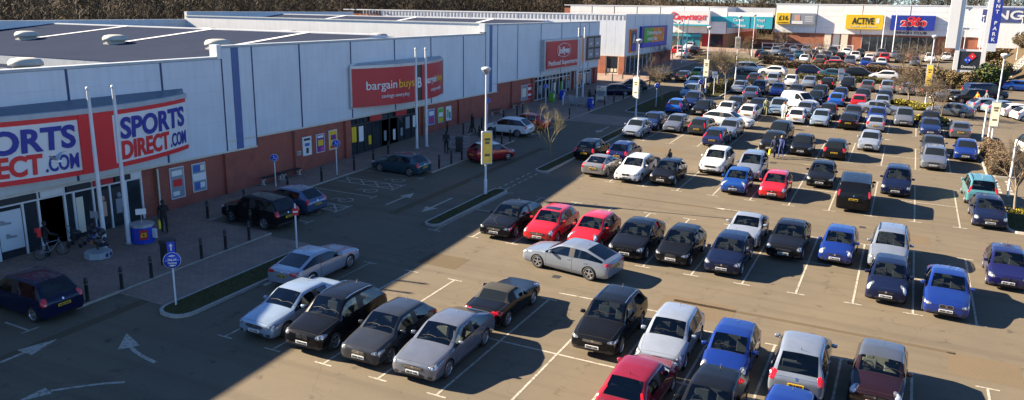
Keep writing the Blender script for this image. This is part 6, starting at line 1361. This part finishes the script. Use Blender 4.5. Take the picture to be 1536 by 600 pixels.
car_at(-4.6, 42.6, -8, 'white', 'estate', 'white estate crossing the aisle behind the silver estate', lod=1, name='moving_car'); car_at(.1, 58.6, -38, 'white', 'small_van', 'white small van driving along the far aisle', 'slant', 'tall', lod=1, name='moving_van'); car_at(8.4, 59.2, -5, 'silver', 'saloon', 'silver saloon crossing the far aisle sideways', lod=1, name='moving_car'); car_at(15.3, 61.8, 168, 'grey', 'saloon', 'grey saloon driving left past the golden shrubs', lod=1, name='moving_car')
G3 = 'cars on the access road between the hedges'
for x, y, c, s, d, lb in ((-11.4, 92.2, 'pale_blue', 'square_suv', 10, 'pale blue SUV on the access road, leftmost'), (-7.8, 91.0, 'white', 'hatchback', 178, 'white hatchback behind the pale blue SUV'), (-2.6, 93.6, 'navy', 'people_carrier', 0, 'navy people carrier on the access road'), (.9, 92.0, 'petrol', 'saloon', 0, 'petrol green saloon half hidden behind the hedge notice'), (4.2, 94.4, 'black', 'people_carrier', 0, 'black people carrier with pale roof on the access road'), (7.6, 94.2, 'white', 'hatchback', 180, 'white hatchback rightmost on the access road')): car_at(x, y, d, c, s, lb, lod=2, name='moving_car', group=G3, two=None)
car_at(.4, 107.4, 0, 'red', 'estate', 'red estate standing side-on behind the far hedge', lod=2, group='cars in the far car park'); car_at(6.9, 107.2, 0, 'slate_blue', 'estate', 'slate blue estate side-on behind the far hedge', lod=2, group='cars in the far car park')
FAR = [(-8.38, 113.0, 'royal_blue', 'c'), (-6.0, 114.5, 'white', 'c'), (-3.37, 114.7, 'brown', 'a'), (-1.0, 115.2, 'dark_grey', 'a'), (1.4, 115.5, 'grey', 'c'), (3.97, 115.0, 'royal_blue', 'c'), (6.4, 116, 'white', 'c'), (-10.6, 124, 'dark_grey', 'c'), (-8.1, 124, 'petrol', 'c'), (-5.6, 124.3, 'navy', 'c'), (-3.2, 124.6, 'dark_grey', 'c'), (-.8, 124.8, 'black', 'a'), (1.6, 125.3, 'white', 'c'), (4.1, 125, 'white', 'a'), (6.5, 126, 'red', 'a'), (-13.0, 134, 'silver', 'c'), (-10.4, 134, 'silver', 'c'), (-8.0, 134.5, 'mid_grey', 'c'), (-5.6, 134.8, 'white', 'c'), (-3.1, 135, 'dark_grey', 'c'), (-.6, 135.5, 'white', 'c'), (1.9, 135, 'black', 'c'), (5.6, 136, 'grey', 'c'), (11.3, 131, 'dark_red', 'a'), (14.0, 131, 'white', 'c'), (16.8, 136.5, 'white', 'c'), (-14.6, 121, 'maroon', 'a'), (-12.8, 127.5, 'silver', 'c'), (8.3, 136, 'slate_blue', 'c'), (-12.9, 115.5, 'dark_grey', 'a'), (9.2, 126.5, 'dark_grey', 'c'), (11.6, 122, 'mid_grey', 'c')]
for k, (x, y, c, f) in enumerate(FAR):
    s = ('hatchback', 'supermini', 'compact_suv', 'saloon', 'people_carrier')[k % 5]; line = 'front' if y < 119 else 'middle' if y < 130 else 'back'
    lb = uniq(f'{cname(c, s)} in the {line} line of the far car park', f'second {cname(c, s)} in the {line} line of the far car park')
    car_at(x, y, -90 if f == 'c' else 90, c, s, lb, lod=2, group='cars in the far car park')
G4 = 'cars parked at the right of the car park'
for x, y, c, s, d, lb in ((15.6, 74.5, 'grey', 'saloon', 205, 'grey saloon at the left end of the slanted right row'), (17.7, 74.0, 'black', 'square_suv', 205, 'black SUV beside the man in orange'), (19.6, 79.5, 'navy', 'panel_van', 20, 'long navy van behind the man in orange'), (19.2, 68.2, 'ice_blue', 'hatchback', 25, 'icy blue hatchback nearest the man in orange'), (20.6, 66.9, 'pale_blue', 'hatchback', 25, 'pale blue hatchback behind the right lamp post'), (21.9, 64.9, 'white', 'hatchback', 25, 'white hatchback at the right edge, left one'), (22.9, 62.9, 'white', 'supermini', 25, 'white supermini at the right edge, nearest'), (21.9, 92.5, 'red', 'supermini', 30, 'red supermini half hidden behind the evergreen bush'), (24.6, 91.5, 'bright_blue', 'saloon', 8, 'bright blue saloon below the brown bank')): car_at(x, y, d, c, s, lb, lod=2 if y > 80 else 1, group=G4, name='parked_van' if 'van' in s else 'parked_car')
car_at(20.9, 41.0, -75, 'white', 'square_suv', 'white SUV with black roof at the right edge behind the hedge', 'square', 'tall', 'wide', 1, group=G4, two='black')

# ================================================================ people
def person(x, y, heading, label, top, legs, hair, skin=SKIN, pose='walk', h=1.75, base=KH, bag=None, phase=1, carry=None, trousers_to=.09):
    s = h/1.75; P = {}
    w = .20*phase if pose == 'walk' else .05
    V = {'pel': (0, 0, .95), 'wai': (.0, 0, 1.08), 'che': (.02, 0, 1.32), 'nek': (.03, 0, 1.50), 'hd1': (.045, 0, 1.58), 'hd2': (.05, 0, 1.70), 'nos': (.15, 0, 1.63)}
    for k, sg in (('l', 1), ('r', -1)):
        f = w*sg
        V['hip'+k] = (0, sg*.10, .90); V['kne'+k] = (.05+f*.6, sg*.11, .50); V['ank'+k] = (f*1.5-.03, sg*.11, .09+(.06 if f < -.1 else 0)); V['toe'+k] = (f*1.5+.16, sg*.12, .035+(.0 if f > -.1 else .0))
        V['sho'+k] = (.0, sg*.20, 1.43); V['elb'+k] = (-f*.7-.03, sg*.25, 1.14); V['wri'+k] = (-f*1.1+.10, sg*.25, .90); V['pal'+k] = (-f*1.15+.12, sg*.25, .83)
        if pose == 'push': V['elb'+k] = (.14, sg*.25, 1.16); V['wri'+k] = (.40, sg*.22, 1.05); V['pal'+k] = (.48, sg*.21, 1.04)
        if pose == 'hold' and sg > 0: V['elb'+k] = (.05, .26, 1.15); V['wri'+k] = (.24, .16, 1.22); V['pal'+k] = (.30, .12, 1.26)
        d = (Vector(V['pal'+k])-Vector(V['wri'+k])).normalized()
        for q in range(5):
            o = Vector(V['pal'+k]); side = Vector((0, 1, 0)).cross(d); a = (q-1.5)*.022; ln = (.075, .085, .08, .065)[q] if q < 4 else .06
            if q == 4: V[f'f{k}4'] = tuple(Vector(V['wri'+k])+d*.05+side*.05)
            else: V[f'f{k}{q}'] = tuple(o+side*a+d*ln)
    E_ = [('pel', 'wai'), ('wai', 'che'), ('che', 'nek'), ('nek', 'hd1'), ('hd1', 'hd2'), ('hd1', 'nos')]
    for k in 'lr':
        E_ += [('pel', 'hip'+k), ('hip'+k, 'kne'+k), ('kne'+k, 'ank'+k), ('ank'+k, 'toe'+k), ('che', 'sho'+k), ('sho'+k, 'elb'+k), ('elb'+k, 'wri'+k), ('wri'+k, 'pal'+k)] + [('pal'+k, f'f{k}{q}') for q in range(4)] + [('wri'+k, f'f{k}4')]
    RA = {'pel': (.15, .12), 'wai': (.145, .11), 'che': (.175, .125), 'nek': (.058, .058), 'hd1': (.085, .09), 'hd2': (.085, .09), 'nos': (.022, .022), 'hip': (.10, .10), 'kne': (.068, .068), 'ank': (.05, .05), 'toe': (.042, .035), 'sho': (.08, .08), 'elb': (.056, .056), 'wri': (.038, .038), 'pal': (.036, .022)}
    names = list(V); me = bpy.data.meshes.new('body'); me.from_pydata([tuple(c*s for c in V[n]) for n in names], [(names.index(a), names.index(b)) for a, b in E_], [])
    o = bpy.data.objects.new('body', me); o.modifiers.new('k', 'SKIN'); sub = o.modifiers.new('s', 'SUBSURF'); sub.levels = sub.render_levels = 1
    for i, n in enumerate(names):
        r_ = RA.get(n if n in RA else n[:3], (.010, .010)); me.skin_vertices[0].data[i].radius = (r_[0]*s, r_[1]*s); me.skin_vertices[0].data[i].use_root = n == 'pel'
    m2 = baked(o)
    segs = [(Vector(V[a])*s, Vector(V[b])*s, a, b) for a, b in E_]
    def part_of(c):
        best = None
        for a, b, na, nb in segs:
            ab = b-a; t = max(0, min(1, (c-a).dot(ab)/ab.length_squared)); d = (c-a-ab*t).length-(.08 if na in ('che', 'wai', 'pel') else 0)
            if best is None or d < best[0]: best = (d, na, nb)
        _, a, b = best
        if b[:3] == 'toe': return 3
        if a[:3] in ('hip', 'kne') or b[:3] == 'hip': return 1
        if a in ('nek', 'hd1'): return 2
        if a[:3] in ('wri', 'pal'): return 2
        return 0
    for p in m2.polygons: p.use_smooth = True; p.material_index = part_of(p.center)
    m2.materials.clear()
    for m in (top, legs, skin, DARKM): m2.materials.append(m)
    r_ = empty('person', (x, y, gz(x, y)+base), heading, label, 'person', 'people on foot'); link('body', m2, r_)
    hb = MB(); hb.lathe([(.0, .145), (.055, .13), (.095, .07), (.102, .0), (.098, -.05)], 12, 0, c=(.03, 0, 1.665)); hb.v = [(a*s, b_*s, c*s) for a, b_, c in hb.v]; hb.build('hair', hair, r_)
    for sg in (-1, 1):
        e = MB(); e.lathe([(0, -.010), (.010, 0), (0, .010)], 6, 0, c=(.135*s, sg*.035*s, 1.66*s)); e.build('eye', DARKM, r_); e = MB(); e.lathe([(0, -.03), (.016, 0), (0, .03)], 6, 0, c=(.035*s, sg*.095*s, 1.64*s)); e.build('ear', skin, r_)
    if bag: b = MB(); b.box(-.19, .19, -.06, .06, -.42, 0); b.v = [(a*(1-.25*(c > -.1)), b_, c) for a, b_, c in b.v]; bm_ = bevelled(b.mesh('bag', bag), .02, 1); kk = 'r'; pv = Vector(V['pal'+kk])*s; bo = link('carrier_bag', bm_, None); bo.matrix_world = r_.matrix_world if False else Matrix.Translation((x, y, gz(x, y)+base)) @ Matrix.Rotation(heading, 4, 'Z') @ Matrix.Translation(pv+Vector((.03, 0, -.12))); MB().tube([(-.08, 0, -.02), (-.03, 0, .10), (.03, 0, .10), (.08, 0, -.02)], .008, 5).build('handle', bag, bo); tag(bo, f'{carry} carrier bag held by the {label.split(" in ")[0].split(" walking")[0]} {label.split(" ")[-1]}' if False else carry, 'bag')
    return r_
CL = lambda n, c: simple('cloth_'+n, c, .9, var=.2, vscale=14)
BLK, NVY, DNM, GRY, HRB, HRD, WHC, ORC, OLC, BLC = CL('black', (.016, .016, .018)), CL('navy', (.010, .014, .040)), CL('denim', (.05, .075, .14)), CL('grey', (.13, .13, .14)), CL('hair_brown', (.06, .035, .02)), CL('hair_dark', (.018, .014, .012)), CL('white', (.62, .62, .60)), CL('orange', (.62, .20, .02)), CL('olive', (.16, .17, .09)), CL('blue', (.025, .04, .13))
YBAG = simple('yellow_bag', (.80, .66, .02), .5)
person(-24.3, -7.6, R(-35), 'person in black coat walking past the posters, holding phone', BLK, BLK, HRD, pose='hold', bag=YBAG, carry='yellow carrier bag carried past the two tall posters')
person(-21.5, 17.2, R(-60), 'person in dark coat pushing toward the wire trolleys', BLK, NVY, HRD, pose='push'); person(-23.8, 25.6, R(-110), 'person in black walking beside the blue poster wall', BLK, DNM, HRB, phase=-1)
person(-4.35, 20.4, R(160), 'person stooping between white estate and black supermini', BLK, DNM, HRB, base=.01, pose='hold', h=1.7); person(1.75, 29.6, R(-100), 'person in navy coat walking along the aisle with bag', NVY, WHC, HRB, base=.01, bag=YBAG, carry='yellow carrier bag in the aisle beside black hatchback', h=1.72); person(2.15, 30.3, R(-95), 'person in blue jacket close behind the navy coated walker', BLC, DNM, CL('hair_fair', (.30, .20, .10)), base=.01, phase=-1, h=1.68)
person(-2.4, 51.2, R(-90), 'person in olive coat between the parked tenth-line cars', OLC, GRY, HRB, base=.01); person(-.35, 49.4, R(100), 'person in white jacket beside the white hatchback', WHC, DNM, CL('hair_red', (.20, .07, .03)), base=.01, phase=-1); person(18.3, 71.2, R(200), 'person in bright orange jacket by the black SUV', ORC, BLK, HRD, base=.01); person(19.3, 72.6, R(190), 'person in dark jacket and red cap near orange jacket', GRY, DNM, REDS, base=.01)
person(-10.35, 47.9, R(120), 'person at the open rear of the bright blue supermini', GRY, BLK, HRB, base=.01); person(-20.6, 46.4, R(70), 'person in black by the trolley rack before pet shop', BLK, BLK, HRD, phase=-1)
person(-26.1, -13.05, R(80), 'person with red backpack standing beside the bicycle', BLK, NVY, HRD, pose='push')
bp = empty('backpack', (-26.14, -13.3, gz(-26, -13)+KH+1.28), R(80), 'red backpack worn by the person at the bicycle', 'backpack'); link('sack', bevelled(MB().box(-.13, .08, -.15, .15, -.24, .22).mesh('sack', REDS), .05, 2), bp); link('pocket', bevelled(MB().box(-.19, -.13, -.11, .11, -.2, .0).mesh('pocket', BLK), .02, 1), bp)
def bicycle(x, y, rz, label):
    r_ = empty('bicycle', (x, y, gz(x, y)+KH), rz, label, 'bicycle')
    for cx in (-.52, .52):
        w = empty('wheel', (cx, 0, .34)); w.parent = r_; MB().tube([(.33*math.cos(a), 0, .33*math.sin(a)) for a in [2*math.pi*k/24 for k in range(25)]], .02, 6, caps=False).build('tyre', TYRE, w); b = MB()
        for k in range(12): a = 2*math.pi*k/12; b.tube([(0, 0, 0), (.32*math.cos(a), 0, .32*math.sin(a))], .004, 3, caps=False)
        b.build('spokes', STEEL, w)
    b = MB(); 
    for p in (((-.52, 0, .34), (-.08, 0, .32)), ((-.52, 0, .34), (-.2, 0, .78)), ((-.08, 0, .32), (-.22, 0, .86)), ((-.08, 0, .32), (.36, 0, .74)), ((-.2, 0, .78), (.36, 0, .80)), ((.52, 0, .34), (.35, 0, .92))): b.tube(p, .02, 6)
    b.build('frame', GREYP, r_); link('saddle', bevelled(MB().box(-.36, -.10, -.07, .07, .86, .92).mesh('saddle', BLACKS), .025, 2), r_); MB().tube([(.40, -.30, .98), (.36, 0, .96), (.40, .30, .98)], .016, 6).build('handlebar', DARKM, r_); b = MB(); b.lathe([(0, -.01), (.09, -.01), (.09, .01), (0, .01)], 14, 0, 'Y', (-.08, .05, .32)); b.build('chainring', DARKM, r_)
bicycle(-25.75, -13.0, R(82), 'grey bicycle standing at the shop window, left edge')
# the gull flying before the sign
gl = empty('gull', (-22.24, -14.51, 5.51), R(205), 'white gull flying in front of the bowed white sign', 'bird'); GW = simple('gull_white', (.78, .78, .77), .7); GG = simple('gull_grey', (.34, .36, .39), .7)
b = MB(); b.lathe([(0, -.26), (.035, -.20), (.075, -.05), (.08, .06), (.055, .16), (.05, .20), (.045, .25), (.02, .29), (0, .30)], 10, 0, 'X'); b.v = [(x, y, z) for x, y, z in b.v]
b.add([(-.22, -.03, 0), (-.22, .03, 0), (-.40, .08, .01), (-.42, 0, .01), (-.40, -.08, .01)], [(0, 1, 2, 3, 4)])
for sg in (-1, 1):       # wings raised, part of the one continuous body
    pts = [((.12, .05), (-.08, .05), 0.03), ((.20, .24), (-.06, .22), .22), ((.12, .46), (-.02, .44), .34), ((-.10, .66), (-.10, .655), .36)]
    vs = [(a[0], sg*a[1], z) for a, c, z in pts]+[(c[0], sg*c[1], z-.01) for a, c, z in pts]
    b.add(vs, [(k, k+1, 5+k, 4+k) if sg > 0 else (4+k, 5+k, k+1, k) for k in range(3)], 1, True)
b.v = [(x*.95, y*.95, z*.95) for x, y, z in b.v]; b.build('body', [GW, GG], gl); q = MB(); q.tube([(.27, 0, 0), (.34, 0, -.012)], [.015, .004], 6); q.build('beak', YELS, gl)

bpy.data.scenes.remove(_tmp)
